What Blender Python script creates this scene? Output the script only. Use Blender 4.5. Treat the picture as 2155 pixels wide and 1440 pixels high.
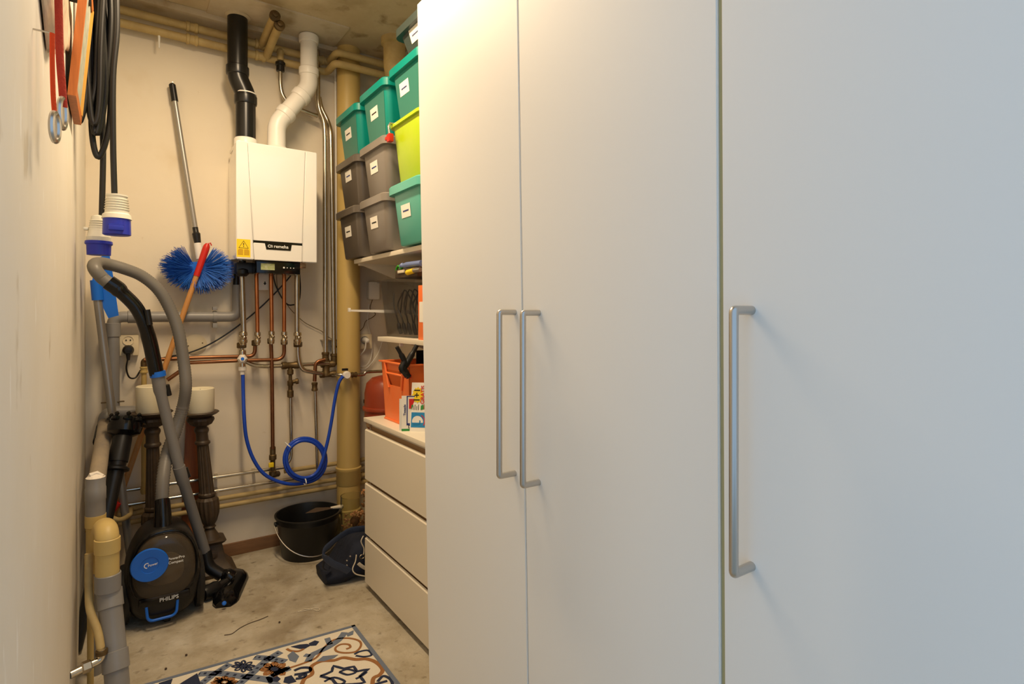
import bpy, bmesh, math, random
from mathutils import Vector, Matrix
random.seed(7)
for o in list(bpy.data.objects): bpy.data.objects.remove(o)
scene = bpy.context.scene
C = scene.collection
R = math.radians; PI = math.pi

# ------------------------------------------------------------------ camera
F_PX, CX, HORIZON, CAM_H = 1200.0, 1077.5, 662.0, 1.2
YAW = math.atan(836.5/F_PX)
cd = bpy.data.cameras.new('camera'); cam = bpy.data.objects.new('camera', cd); C.objects.link(cam)
cam.location = (0, 0, CAM_H); cam.rotation_euler = (R(90), 0, -YAW)
cd.sensor_width = 36; cd.lens = 36*F_PX/2155; cd.shift_y = -(720-HORIZON)/2155; cd.clip_start = .02
scene.camera = cam
# ------------------------------------------------------------------ world, exposure
w = bpy.data.worlds.new('world'); scene.world = w; w.use_nodes = True
w.node_tree.nodes['Background'].inputs[0].default_value = (.51, .73, 1.0, 1)
w.node_tree.nodes['Background'].inputs[1].default_value = .82
vs = scene.view_settings; vs.view_transform = 'Standard'; vs.look = 'None'; vs.gamma = 1; vs.use_curve_mapping = False
vs.exposure = 0.26
LAMP_POS = (.40, 1.86, 2.555); LAMP_POWER = 25; LAMP_COL = (1, .77, .50)

FWD = Vector((math.sin(YAW), math.cos(YAW), 0)); RGT = Vector((math.cos(YAW), -math.sin(YAW), 0))
ORG = Vector((0, 0, CAM_H))
def at(px, py, X=None, Y=None, Z=None):
    """world point seen at a photo pixel, on the plane X=, Y= or Z= ..."""
    d = FWD + RGT*((px-CX)/F_PX) + Vector((0, 0, (HORIZON-py)/F_PX))
    if X is not None: t = X/d.x
    elif Y is not None: t = Y/d.y
    else: t = (Z-CAM_H)/d.z
    return ORG + d*t
def pts(lst, Y): return [at(p[0], p[1], Y=(p[2] if len(p) > 2 else Y)) for p in lst]

# ------------------------------------------------------------------ materials
def lin(c):
    return tuple((v/255/12.92 if v/255 <= .04045 else ((v/255+.055)/1.055)**2.4) for v in c)
MATS = {}
def mat(name, rgb, rough=.5, metal=0, var=.0, rgb2=None, scale=6, stretch=(1, 1, 1), bump=0, bscale=60,
        alpha=1, coat=0, trans=0, emit=0, ior=1.45, spec=.5, sss=0):
    if name in MATS: return MATS[name]
    m = bpy.data.materials.new(name); m.use_nodes = True; nt = m.node_tree; b = nt.nodes['Principled BSDF']
    c1 = lin(rgb); b.inputs['Base Color'].default_value = (*c1, 1)
    b.inputs['Roughness'].default_value = rough; b.inputs['Metallic'].default_value = metal
    b.inputs['Alpha'].default_value = alpha; b.inputs['Coat Weight'].default_value = coat
    b.inputs['Transmission Weight'].default_value = trans; b.inputs['IOR'].default_value = ior
    b.inputs['Specular IOR Level'].default_value = spec
    if emit:
        b.inputs['Emission Color'].default_value = (*c1, 1); b.inputs['Emission Strength'].default_value = emit
    if var or bump:
        tc = nt.nodes.new('ShaderNodeTexCoord'); mp = nt.nodes.new('ShaderNodeMapping')
        mp.inputs['Scale'].default_value = stretch
        nt.links.new(tc.outputs['Object'], mp.inputs[0])
    if var:
        n = nt.nodes.new('ShaderNodeTexNoise'); n.inputs['Scale'].default_value = scale; n.inputs['Detail'].default_value = 6
        n.inputs['Roughness'].default_value = .65
        nt.links.new(mp.outputs[0], n.inputs[0])
        rp = nt.nodes.new('ShaderNodeMapRange'); rp.inputs[1].default_value = .36; rp.inputs[2].default_value = .68
        nt.links.new(n.outputs[0], rp.inputs[0])
        ml = nt.nodes.new('ShaderNodeMath'); ml.operation = 'MULTIPLY'; ml.inputs[1].default_value = var
        nt.links.new(rp.outputs[0], ml.inputs[0])
        mx = nt.nodes.new('ShaderNodeMix'); mx.data_type = 'RGBA'
        c2 = lin(rgb2) if rgb2 else tuple(v*.5 for v in c1)
        mx.inputs[6].default_value = (*c1, 1); mx.inputs[7].default_value = (*c2, 1)
        nt.links.new(ml.outputs[0], mx.inputs[0]); nt.links.new(mx.outputs[2], b.inputs['Base Color'])
    if bump:
        n2 = nt.nodes.new('ShaderNodeTexNoise'); n2.inputs['Scale'].default_value = bscale; n2.inputs['Detail'].default_value = 5
        nt.links.new(mp.outputs[0], n2.inputs[0])
        bp = nt.nodes.new('ShaderNodeBump'); bp.inputs['Strength'].default_value = bump; bp.inputs['Distance'].default_value = .01
        nt.links.new(n2.outputs[0], bp.inputs['Height']); nt.links.new(bp.outputs[0], b.inputs['Normal'])
    MATS[name] = m
    return m
def add_stain(m, rgb, scale, lo, hi, amt, stretch=(1, 1, 1), seed=0):
    """one more noise layer of colour mixed over what feeds Base Color"""
    nt = m.node_tree; b = nt.nodes['Principled BSDF']; inp = b.inputs['Base Color']
    tc = nt.nodes.new('ShaderNodeTexCoord'); mp = nt.nodes.new('ShaderNodeMapping')
    mp.inputs['Scale'].default_value = stretch; mp.inputs['Location'].default_value = (seed, seed*.7, seed*.3)
    nt.links.new(tc.outputs['Object'], mp.inputs[0])
    n = nt.nodes.new('ShaderNodeTexNoise'); n.inputs['Scale'].default_value = scale; n.inputs['Detail'].default_value = 7
    nt.links.new(mp.outputs[0], n.inputs[0])
    rp = nt.nodes.new('ShaderNodeMapRange'); rp.inputs[1].default_value = lo; rp.inputs[2].default_value = hi; rp.inputs[4].default_value = amt
    nt.links.new(n.outputs[0], rp.inputs[0])
    mx = nt.nodes.new('ShaderNodeMix'); mx.data_type = 'RGBA'; mx.inputs[7].default_value = (*lin(rgb), 1)
    if inp.is_linked: nt.links.new(inp.links[0].from_socket, mx.inputs[6])
    else: mx.inputs[6].default_value = inp.default_value
    nt.links.new(rp.outputs[0], mx.inputs[0]); nt.links.new(mx.outputs[2], inp)
    return m

M_wall = mat('cream_plaster', (232, 220, 198), .75, var=.4, rgb2=(222, 206, 178), scale=1.6, bump=.12, bscale=14)
add_stain(M_wall, (205, 180, 138), 3.2, .60, .78, .45, seed=3); add_stain(M_wall, (180, 150, 108), 26, .70, .80, .35, seed=9)
M_lwall = mat('painted_wall_streaked', (231, 225, 213), .55, var=.35, rgb2=(220, 210, 190), scale=4, stretch=(1, 1, .7), bump=.12, bscale=9)
add_stain(M_lwall, (180, 164, 136), 14, .67, .76, .5, stretch=(1, .7, .5), seed=2); add_stain(M_lwall, (245, 242, 236), 20, .64, .70, .7, stretch=(1, 1.5, .35), seed=6)
M_ceil = mat('dirty_ceiling', (205, 190, 160), .85, var=.6, rgb2=(172, 150, 112), scale=2.2, bump=.3, bscale=16)
add_stain(M_ceil, (132, 106, 62), 3.4, .50, .68, .65, seed=5); add_stain(M_ceil, (110, 84, 46), 9, .60, .72, .6, seed=6)
M_cpanel = mat('ceiling_board', (198, 186, 164), .8, var=.6, rgb2=(170, 148, 108), scale=4, bump=.1)
add_stain(M_cpanel, (140, 112, 66), 6, .55, .70, .6, seed=12)
M_floor = mat('concrete_floor', (196, 186, 166), .82, var=.9, rgb2=(152, 138, 112), scale=4.5, bump=.35, bscale=70)
add_stain(M_floor, (112, 96, 72), 3.2, .54, .70, .55, seed=4); add_stain(M_floor, (90, 76, 56), 30, .60, .74, .6, seed=8)
add_stain(M_floor, (214, 208, 194), 7, .54, .72, .55, seed=11)
M_skirt = mat('brown_baseboard', (134, 96, 62), .6, var=.5, scale=9, stretch=(1, 1, 8))
M_ward = mat('wardrobe_white_foil', (238, 236, 230), .42, spec=.35)
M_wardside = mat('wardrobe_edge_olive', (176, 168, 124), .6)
M_gapfill = mat('grey_gap_filler', (186, 184, 178), .6)  # pale tone for the filler added in the far door gap
M_steel = mat('brushed_steel', (196, 192, 186), .28, 1)
M_chrome = mat('zinc_pipe', (205, 198, 184), .25, 1, var=.4, rgb2=(150, 140, 120), scale=14)
M_copper = mat('copper_pipe', (210, 136, 86), .3, 1, var=.5, rgb2=(170, 100, 60), scale=10)
M_dcopper = mat('dark_copper_pipe', (152, 104, 72), .4, 1, var=.6, rgb2=(108, 74, 52), scale=12)
M_brass = mat('aged_brass_fitting', (118, 98, 66), .5, .8, var=.6, rgb2=(76, 62, 42), scale=22)
M_nickel = mat('nickel_valve', (206, 194, 172), .25, 1)
M_ypvc = mat('tan_pvc', (204, 178, 112), .45, var=.4, rgb2=(184, 156, 92), scale=5)
M_bpvc = mat('tan_stack_pipe', (198, 170, 104), .42, var=.4, rgb2=(180, 150, 84), scale=3, stretch=(1, 1, .3))
M_opipe = mat('old_painted_pipe', (190, 166, 112), .6, var=.6, rgb2=(150, 124, 76), scale=9)
M_gpvc = mat('grey_pvc', (140, 138, 136), .38, var=.4, rgb2=(122, 116, 108), scale=6)
M_dpvc = mat('dusty_grey_pvc', (146, 134, 118), .8, var=.7, rgb2=(172, 154, 126), scale=14, bump=.2)
M_wpvc = mat('white_flue_plastic', (236, 230, 220), .35)
M_bpl = mat('black_flue_plastic', (22, 21, 20), .3)
M_black = mat('black_plastic', (20, 20, 21), .38)
M_blackg = mat('black_gloss', (14, 14, 16), .12)
M_rubber = mat('black_rubber_cable', (30, 29, 28), .42)
M_white = mat('white_enamel', (240, 236, 230), .12, coat=.6)
M_whitep = mat('white_plastic', (236, 232, 222), .35)
M_seam = mat('dark_seam', (120, 112, 100), .6)
M_yel = mat('yellow_sticker', (250, 214, 30), .5)
M_yeld = mat('sticker_print_ochre', (206, 160, 10), .5)
M_ink = mat('black_ink', (24, 20, 14), .6)
M_print = mat('white_print', (240, 240, 236), .5)
M_lcd = mat('display_screen', (150, 160, 96), .2, var=.9, rgb2=(196, 198, 170), scale=60)
M_blueh = mat('blue_hose', (28, 72, 186), .3)
M_bristle = mat('blue_bristle', (30, 92, 190), .5, var=.6, rgb2=(56, 124, 214), scale=30)
M_bluep = mat('blue_plastic', (24, 104, 210), .35)
M_ceeb = mat('blue_plug_plastic', (44, 54, 178), .35)
M_ceew = mat('plug_white_plastic', (228, 224, 208), .4)
M_red = mat('red_plastic', (196, 38, 26), .35)
M_strap = mat('red_webbing', (196, 60, 34), .85, var=.5, rgb2=(150, 36, 30), scale=20, bump=.3, bscale=200)
M_strapo = mat('orange_webbing', (232, 72, 20), .85, bump=.3, bscale=200)
M_wood = mat('orange_wood', (196, 112, 46), .45, var=.7, rgb2=(150, 78, 28), scale=5, stretch=(14, 14, 1))
M_stick = mat('broom_wood', (206, 148, 84), .5, var=.6, rgb2=(176, 118, 62), scale=6, stretch=(12, 12, 1))
M_plank = mat('red_brown_plank', (172, 98, 46), .5, var=.6, rgb2=(128, 68, 32), scale=5, stretch=(10, 10, 1))
M_gold = mat('gold_moulding', (224, 168, 74), .4)
M_paper = mat('paper', (236, 232, 222), .7)
M_pic = mat('framed_print', (176, 178, 162), .5, var=.8, rgb2=(120, 128, 120), scale=20)
M_sack = mat('crumpled_sack', (222, 204, 178), .55, var=.7, rgb2=(180, 140, 118), scale=7, bump=.5, bscale=16)
M_teal = mat('teal_plastic', (8, 138, 126), .28, var=.15, rgb2=(40, 156, 142), scale=3)
M_tealp = mat('teal_light_plastic', (92, 178, 162), .3)
M_tealf = mat('teal_frosted_front', (58, 124, 110), .3)
M_gbox = mat('grey_box_plastic', (132, 124, 116), .28)
M_gboxd = mat('dark_grey_box_plastic', (92, 84, 76), .28)
M_green = mat('dark_green_grey_plastic', (58, 70, 66), .3)
M_lime = mat('lime_plastic', (176, 204, 22), .32, var=.4, rgb2=(206, 212, 90), scale=4)
M_smoke = mat('smoky_clear_plastic', (60, 57, 54), .12, alpha=.27)
M_glass = mat('clear_glass', (236, 240, 236), .04, trans=1, ior=1.25)
M_shelf = mat('shelf_board', (226, 216, 196), .5)
M_chest = mat('chest_white_foil', (232, 222, 202), .45)
M_chestd = mat('chest_inner_board', (176, 142, 104), .7)
M_orange = mat('orange_crate_plastic', (248, 122, 56), .42, var=.4, rgb2=(240, 146, 94), scale=5)
M_tank = mat('red_tank_enamel', (160, 66, 38), .35, var=.3, scale=6)
M_navy = mat('navy_fabric', (22, 26, 40), .8, var=.4, rgb2=(34, 44, 66), scale=12, bump=.3, bscale=50)
M_strapn = mat('navy_strap', (52, 64, 88), .5, bump=.2, bscale=120)
M_cord = mat('white_piping', (220, 208, 184), .6)
M_shav = mat('wood_shaving', (222, 170, 118), .7, var=.8, rgb2=(160, 96, 56), scale=30)
M_bark = mat('cone_brown', (132, 92, 56), .8, var=.7, rgb2=(86, 56, 32), scale=60, bump=.6)
M_candle = mat('ivory_wax', (236, 226, 196), .5)
M_bronze = mat('dark_bronze_resin', (62, 50, 38), .5, var=.6, rgb2=(90, 72, 50), scale=18)
M_hose = mat('grey_vacuum_hose', (118, 114, 108), .42)
M_tube = mat('grey_vacuum_tube', (128, 126, 124), .4)
M_pole = mat('grey_pole', (160, 156, 150), .35, .6)
M_bin = mat('smoky_dust_bin', (96, 84, 68), .08, alpha=.5)
M_dust = mat('brown_dust', (120, 102, 78), .9, var=.6, scale=14)
M_vdark = mat('vacuum_charcoal', (24, 22, 21), .35)
M_bucket = mat('black_bucket_plastic', (24, 24, 23), .42)
M_rug = mat('rug_cream', (240, 230, 210), .95, bump=.5, bscale=400)
M_rnavy = mat('rug_navy', (44, 52, 78), .95, bump=.5, bscale=400)
M_rslate = mat('rug_slate', (118, 128, 146), .95, bump=.5, bscale=400)
M_rbrown = mat('rug_brown', (164, 112, 66), .95, bump=.5, bscale=400)
M_redp = mat('red_print', (206, 34, 30), .6)
M_bluepr = mat('blue_print', (34, 132, 190), .6)
M_navyp = mat('navy_print', (38, 52, 118), .6)
M_greenp = mat('green_print', (52, 142, 70), .6)
M_cream = mat('cream_switch_plastic', (222, 206, 172), .45)
M_plaster = mat('white_plaster_blob', (236, 226, 212), .9, bump=.6, bscale=80)
M_bluegrey = mat('blue_grey_handle', (112, 128, 176), .4)
M_grn = mat('green_plastic', (52, 150, 40), .4)
M_yelp = mat('yellow_plastic', (240, 206, 30), .4)
M_gstone = mat('dark_leaf', (80, 64, 50), .8)

# ------------------------------------------------------------------ mesh builder
class MB:
    def __init__(s): s.v = []; s.f = []
    def add(s, vs, fs):
        n = len(s.v); s.v += [Vector(p) for p in vs]; s.f += [[i+n for i in f] for f in fs]; return s
    def hexa(s, p):        # 8 points: bottom 4 ccw, top 4 ccw
        return s.add(p, [(0, 3, 2, 1), (4, 5, 6, 7), (0, 1, 5, 4), (1, 2, 6, 5), (2, 3, 7, 6), (3, 0, 4, 7)])
    def box(s, lo, hi, bev=0, M=None):
        x0, y0, z0 = lo; x1, y1, z1 = hi
        b = bmesh.new()
        vv = [b.verts.new(p) for p in [(x0, y0, z0), (x1, y0, z0), (x1, y1, z0), (x0, y1, z0), (x0, y0, z1), (x1, y0, z1), (x1, y1, z1), (x0, y1, z1)]]
        for f in [(0, 3, 2, 1), (4, 5, 6, 7), (0, 1, 5, 4), (1, 2, 6, 5), (2, 3, 7, 6), (3, 0, 4, 7)]: b.faces.new([vv[i] for i in f])
        if bev: bmesh.ops.bevel(b, geom=b.edges[:], offset=bev, segments=2, affect='EDGES', profile=.6)
        b.verts.ensure_lookup_table()
        for i, v_ in enumerate(b.verts): v_.index = i
        s.add([(M @ v_.co if M else v_.co.copy()) for v_ in b.verts], [[v_.index for v_ in f.verts] for f in b.faces]); b.free(); return s
    def loft(s, rings, cap0=True, cap1=True, close=False):
        n = len(rings[0]); vs = [p for r in rings for p in r]; fs = []
        k = len(rings)
        for i in range(k if close else k-1):
            a = i*n; b = ((i+1) % k)*n
            for j in range(n): fs.append((a+j, a+(j+1) % n, b+(j+1) % n, b+j))
        if not close:
            if cap0: fs.append(tuple(range(n))[::-1])
            if cap1: fs.append(tuple(range((k-1)*n, k*n)))
        return s.add(vs, fs)
    def tube(s, p, r, seg=12, cap=True, closed=False, flat=None, up=None):
        """sweep a circle (or ellipse flat=(a,b) with up vector) along points; r number or list"""
        p = [Vector(q) for q in p]; n = len(p); rings = []; N = None
        for i in range(n):
            if closed: t = p[(i+1) % n]-p[i-1]
            else: t = p[min(i+1, n-1)]-p[max(i-1, 0)]
            if t.length < 1e-9: t = Vector((0, 0, 1))
            t.normalize()
            if up is not None: N = Vector(up)
            elif N is None: N = Vector((0, 0, 1)) if abs(t.z) < .9 else Vector((1, 0, 0))
            N = N-t*N.dot(t)
            if N.length < 1e-6: N = Vector((1, 0, 0))-t*t.x
            N.normalize(); B = t.cross(N)
            rr = r[i] if isinstance(r, (list, tuple)) else r
            a, b = (rr, rr) if flat is None else flat
            rings.append([p[i]+N*(a*math.cos(2*PI*j/seg))+B*(b*math.sin(2*PI*j/seg)) for j in range(seg)])
        return s.loft(rings, cap, cap, closed)
    def lathe(s, prof, org=(0, 0, 0), axis=(0, 0, 1), seg=24, cap=True, flute=None):
        org = Vector(org); ax = Vector(axis).normalized()
        u = Vector((1, 0, 0)) if abs(ax.x) < .9 else Vector((0, 1, 0))
        u = (u-ax*u.dot(ax)).normalized(); v_ = ax.cross(u); rings = []
        for q in prof:
            r, h = q[0], q[1]
            ring = []
            for j in range(seg):
                rr = r*(1-(flute if (flute and len(q) > 2 and j % 2) else 0)); a = 2*PI*j/seg
                ring.append(org+ax*h+u*(rr*math.cos(a))+v_*(rr*math.sin(a)))
            rings.append(ring)
        return s.loft(rings, cap, cap)
    def prism(s, poly, off):
        """polygon (3D points) extruded by vector off"""
        off = Vector(off); n = len(poly); a = [Vector(q) for q in poly]; b = [q+off for q in a]
        fs = [tuple(range(n))[::-1], tuple(range(n, 2*n))]+[(i, (i+1) % n, n+(i+1) % n, n+i) for i in range(n)]
        return s.add(a+b, fs)
    def ribbon(s, p, wd, nrm, th=.0012, closed=False):
        nrm = Vector(nrm).normalized(); p = [Vector(q) for q in p]; n = len(p); rings = []
        for i in range(n):
            t = (p[(i+1) % n]-p[i-1]) if closed else (p[min(i+1, n-1)]-p[max(i-1, 0)])
            sd = nrm.cross(t).normalized(); ww = wd[i] if isinstance(wd, (list, tuple)) else wd
            rings.append([p[i]-sd*ww/2, p[i]+sd*ww/2, p[i]+sd*ww/2+nrm*th, p[i]-sd*ww/2+nrm*th])
        return s.loft(rings, True, True, closed)
    def xf(s, M):
        s.v = [M @ p for p in s.v]; return s

def smooth(p, n=6, closed=False):
    p = [Vector(q) for q in p]; m = len(p); out = []
    for i in range(m if closed else m-1):
        if closed: a, b, c, d = p[i-1], p[i], p[(i+1) % m], p[(i+2) % m]
        else: a, b, c, d = p[max(i-1, 0)], p[i], p[i+1], p[min(i+2, m-1)]
        for k in range(n):
            t = k/n
            out.append(.5*((2*b)+(c-a)*t+(2*a-5*b+4*c-d)*t*t+(3*b-a-3*c+d)*t**3))
    if not closed: out.append(p[-1])
    return out
def fillet(p, rad, n=7):
    p = [Vector(q) for q in p]; out = [p[0]]
    for i in range(1, len(p)-1):
        a = p[i-1]-p[i]; b = p[i+1]-p[i]
        d = min(rad, a.length*.49, b.length*.49)
        A = p[i]+a.normalized()*d; B = p[i]+b.normalized()*d
        for k in range(n+1):
            t = k/n; out.append(A*(1-t)**2+p[i]*2*t*(1-t)+B*t*t)
    out.append(p[-1]); return out
def rrect(w_, d_, r, n=4):
    out = []
    for cx, cy, a0 in ((w_/2-r, d_/2-r, 0), (-w_/2+r, d_/2-r, 90), (-w_/2+r, -d_/2+r, 180), (w_/2-r, -d_/2+r, 270)):
        for k in range(n+1):
            a = R(a0+90*k/n); out.append((cx+r*math.cos(a), cy+r*math.sin(a)))
    return out

def mesh_obj(name, mb, material, sharp=38):
    me = bpy.data.meshes.new(name); me.from_pydata([tuple(p) for p in mb.v], [], mb.f)
    b = bmesh.new(); b.from_mesh(me); bmesh.ops.recalc_face_normals(b, faces=b.faces[:]); b.to_mesh(me); b.free()
    me.polygons.foreach_set('use_smooth', [True]*len(me.polygons)); me.set_sharp_from_angle(angle=R(sharp))
    me.materials.append(material); o = bpy.data.objects.new(name, me); C.objects.link(o); return o

class Thing:
    """an Empty at a thing's base that parents its parts; the parts are given in world coordinates"""
    def __init__(s, name, label, cat, group=None, kind=None):
        s.root = bpy.data.objects.new(name, None); C.objects.link(s.root); s.root.empty_display_size = .05
        s.root['label'] = label; s.root['category'] = cat; s.parts = []
        if group: s.root['group'] = group
        if kind: s.root['kind'] = kind
    def part(s, name, mb, material, parent=None, label=None, kind=None, sharp=38):
        o = mesh_obj(name, mb, material, sharp); o.parent = parent or s.root; s.parts.append(o)
        if label: o['label'] = label
        if kind: o['kind'] = kind
        return o
    def text(s, name, txt, size, pos, right, up, material, parent=None, align='CENTER'):
        o = text_mesh(name, txt, size, pos, right, up, material, align); o.parent = parent or s.root; s.parts.append(o); return o
    def done(s):
        lo = [1e9]*3; hi = [-1e9]*3
        for o in s.parts:
            for v_ in o.data.vertices:
                for k in range(3): lo[k] = min(lo[k], v_.co[k]); hi[k] = max(hi[k], v_.co[k])
        base = Vector(((lo[0]+hi[0])/2, (lo[1]+hi[1])/2, lo[2]))
        for o in s.parts: o.data.transform(Matrix.Translation(-base))
        s.root.location = base; return s.root
def single(name, mb, material, label, cat, group=None, kind=None, sharp=38):
    lo = [min(p[k] for p in mb.v) for k in range(3)]; hi = [max(p[k] for p in mb.v) for k in range(3)]
    base = Vector(((lo[0]+hi[0])/2, (lo[1]+hi[1])/2, lo[2])); mb.v = [p-base for p in mb.v]
    o = mesh_obj(name, mb, material, sharp); o.location = base; o['label'] = label; o['category'] = cat
    if group: o['group'] = group
    if kind: o['kind'] = kind
    return o
def struct(name, mb, material, label, cat, parent=None):
    o = mesh_obj(name, mb, material)
    if parent: o.parent = parent
    else: o['kind'] = 'structure'; o['label'] = label; o['category'] = cat
    return o
def text_mesh(name, txt, size, pos, right, up, material, align='CENTER'):
    cu = bpy.data.curves.new('t', 'FONT'); cu.body = txt; cu.size = size; cu.align_x = align; cu.align_y = 'CENTER'
    cu.extrude = .0004; cu.resolution_u = 3; cu.offset = size*.012
    to = bpy.data.objects.new('t', cu); C.objects.link(to)
    me = bpy.data.meshes.new_from_object(to.evaluated_get(bpy.context.evaluated_depsgraph_get()))
    bpy.data.objects.remove(to); bpy.data.curves.remove(cu)
    r_ = Vector(right).normalized(); n_ = r_.cross(Vector(up)).normalized(); u_ = n_.cross(r_)
    M = Matrix((r_, u_, n_)).transposed().to_4x4(); M.translation = Vector(pos); me.transform(M); me.name = name
    me.materials.clear(); me.materials.append(material)
    o = bpy.data.objects.new(name, me); C.objects.link(o); return o

# ================================================================== the setting
XL, YB, XR, ZC = -.104, 3.13, 1.30, 2.63
struct('floor', MB().box((-1.6, -2.2, -.1), (XR+.1, YB+.1, 0)), M_floor, 'bare stained concrete floor of the storage room', 'floor')
struct('wall_back', MB().box((XL-.1, YB, 0), (XR+.1, YB+.1, ZC)), M_wall, 'cream plastered back wall carrying the boiler and pipes', 'wall')
struct('wall_left', MB().box((XL-.1, .42, 0), (XL, YB, ZC)), M_lwall, 'off-white painted left wall with scuffs and vertical streaks', 'wall')
struct('wall_right', MB().box((XR, -.1, 0), (XR+.1, YB, ZC)), M_wall, 'plastered right wall behind shelves and wardrobe', 'wall')
struct('ceiling', MB().box((XL-.1, .2, ZC), (XR+.1, YB+.1, ZC+.1)), M_ceil, 'dirty beige concrete ceiling with damp stains', 'ceiling')
struct('baseboard_back', MB().box((XL, YB-.014, 0), (XR, YB, .062), .002), M_skirt, 'low brown wooden baseboard along the back wall', 'baseboard')
# board let into the ceiling round the two flues
pa = at(733, 64, Z=ZC-.008); pb = at(716, 94, Z=ZC-.008); pc = at(448, 1, Z=ZC-.008)
struct('trim_1', MB().box((pc.x-.01, pa.y-.02, ZC-.008), (pa.x, YB, ZC+.01), .002), M_cpanel, 'flat ceiling board round the two boiler flues', 'ceiling board')
struct('trim_2', MB().box((XL, YB-.10, ZC-.03), (XR, YB, ZC), .003), M_cpanel, 'narrow painted ledge where back wall meets ceiling', 'ledge')

# unseen ceiling lamp above the frame, strip form chosen to spread light evenly
t = Thing('ceiling_lamp', 'unseen ceiling lamp above the aisle, made a white strip to even the light', 'lamp')
lx, ly, lz = LAMP_POS
t.part('lamp_housing', MB().box((lx-.07, ly-.55, lz+.025), (lx+.07, ly+.55, ZC), .006), M_whitep)
t.part('diffuser', MB().box((lx-.06, ly-.53, lz+.003), (lx+.06, ly+.53, lz+.025), .004), M_wpvc)
for e_ in (-1, 1): t.part('end_cap', MB().box((lx-.065, ly+e_*.54-.008, lz+.002), (lx+.065, ly+e_*.54+.008, lz+.03), .002), M_whitep)
t.done()
ld = bpy.data.lights.new('lamp_light', 'AREA'); ld.shape = 'RECTANGLE'; ld.size = .11; ld.size_y = 1.0; ld.energy = LAMP_POWER; ld.color = LAMP_COL
lo_ = bpy.data.objects.new('lamp_light', ld); C.objects.link(lo_); lo_.location = LAMP_POS

# ================================================================== wardrobes
XW = .70; ZW = 2.075
def yl(y0, k, z): return y0+k*(z-1.2)
E0 = (1.4373, .040); E1 = (.966, .026); E2 = (.491, .0055); E3 = (.012, .0)
def door_mb(ea, eb, ga, gb, z0=.06, z1=ZW, th=.019):
    b = []
    for z in (z0, z1):
        ya = yl(*ea, z)-ga; yb = yl(*eb, z)+gb
        b += [(XW, yb, z), (XW+th, yb, z), (XW+th, ya, z), (XW, ya, z)]
    m = MB().hexa(b); bm = bmesh.new(); me = bpy.data.meshes.new('x'); me.from_pydata([tuple(q) for q in m.v], [], m.f); bm.from_mesh(me)
    bmesh.ops.bevel(bm, geom=bm.edges[:], offset=.0018, segments=2, affect='EDGES')
    r_ = MB(); bm.verts.ensure_lookup_table(); bm.verts.index_update()
    r_.add([v_.co.copy() for v_ in bm.verts], [[v_.index for v_ in f.verts] for f in bm.faces]); bm.free(); bpy.data.meshes.remove(me); return r_
def handle_mb(pxb, ytop, ybot, r=.0062):
    a = at(pxb, ytop, X=XW-.04); b = at(pxb, ybot, X=XW-.04); y = a.y
    z1, z0 = a.z-r, b.z+r
    return MB().tube(fillet([(XW, y, z1), (XW-.04, y, z1), (XW-.04, y, z0), (XW, y, z0)], .004, 4), r, 16)
def wardrobe(name, label, ea, eb, doors, strips=()):
    t = Thing(name, label, 'wardrobe')
    b = []
    for z in (.0, ZW):
        ya = yl(*ea, z)-.002; yb = yl(*eb, z)+.002
        b += [(XW+.023, yb, z), (XR-.02, yb, z), (XR-.02, ya, z), (XW+.023, ya, z)]
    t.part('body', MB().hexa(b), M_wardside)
    for e_, ww, xo, nm, mm_ in strips:  # filler strips added near the door fronts so the gaps don't go dark
        b = []
        for z in (.06, ZW-.004):
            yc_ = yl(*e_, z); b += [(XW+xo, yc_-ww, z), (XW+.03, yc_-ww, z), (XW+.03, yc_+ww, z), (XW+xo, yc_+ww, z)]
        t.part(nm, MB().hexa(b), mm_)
    for (da, db, ga, gb, h, lab) in doors:
        d = t.part('door', door_mb(da, db, ga, gb), M_ward, label=lab)
        t.part('handle', handle_mb(*h), M_steel, d, label='brushed steel bar handle')
    t.done()
wardrobe('wardrobe', 'tall plain white wardrobe with two steel bar handles side by side', E0, E1 if False else E2,
         [(E0, E1, 0, .0014, (1051, 651, 1009), 'narrow-looking far door'), (E1, E2, .0014, .0035, (1100.5, 652, 1029), 'middle plain door')], [(E1, .0013, .008, 'gap_filler', M_gapfill), (E2, .0030, .004, 'edge_filler', M_wardside)])
wardrobe('wardrobe', 'white wardrobe nearest the camera with a single large steel bar handle', E2, E3,
         [(E2, E3, .0035, .0, (1544, 643, 1218), None)])

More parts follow.
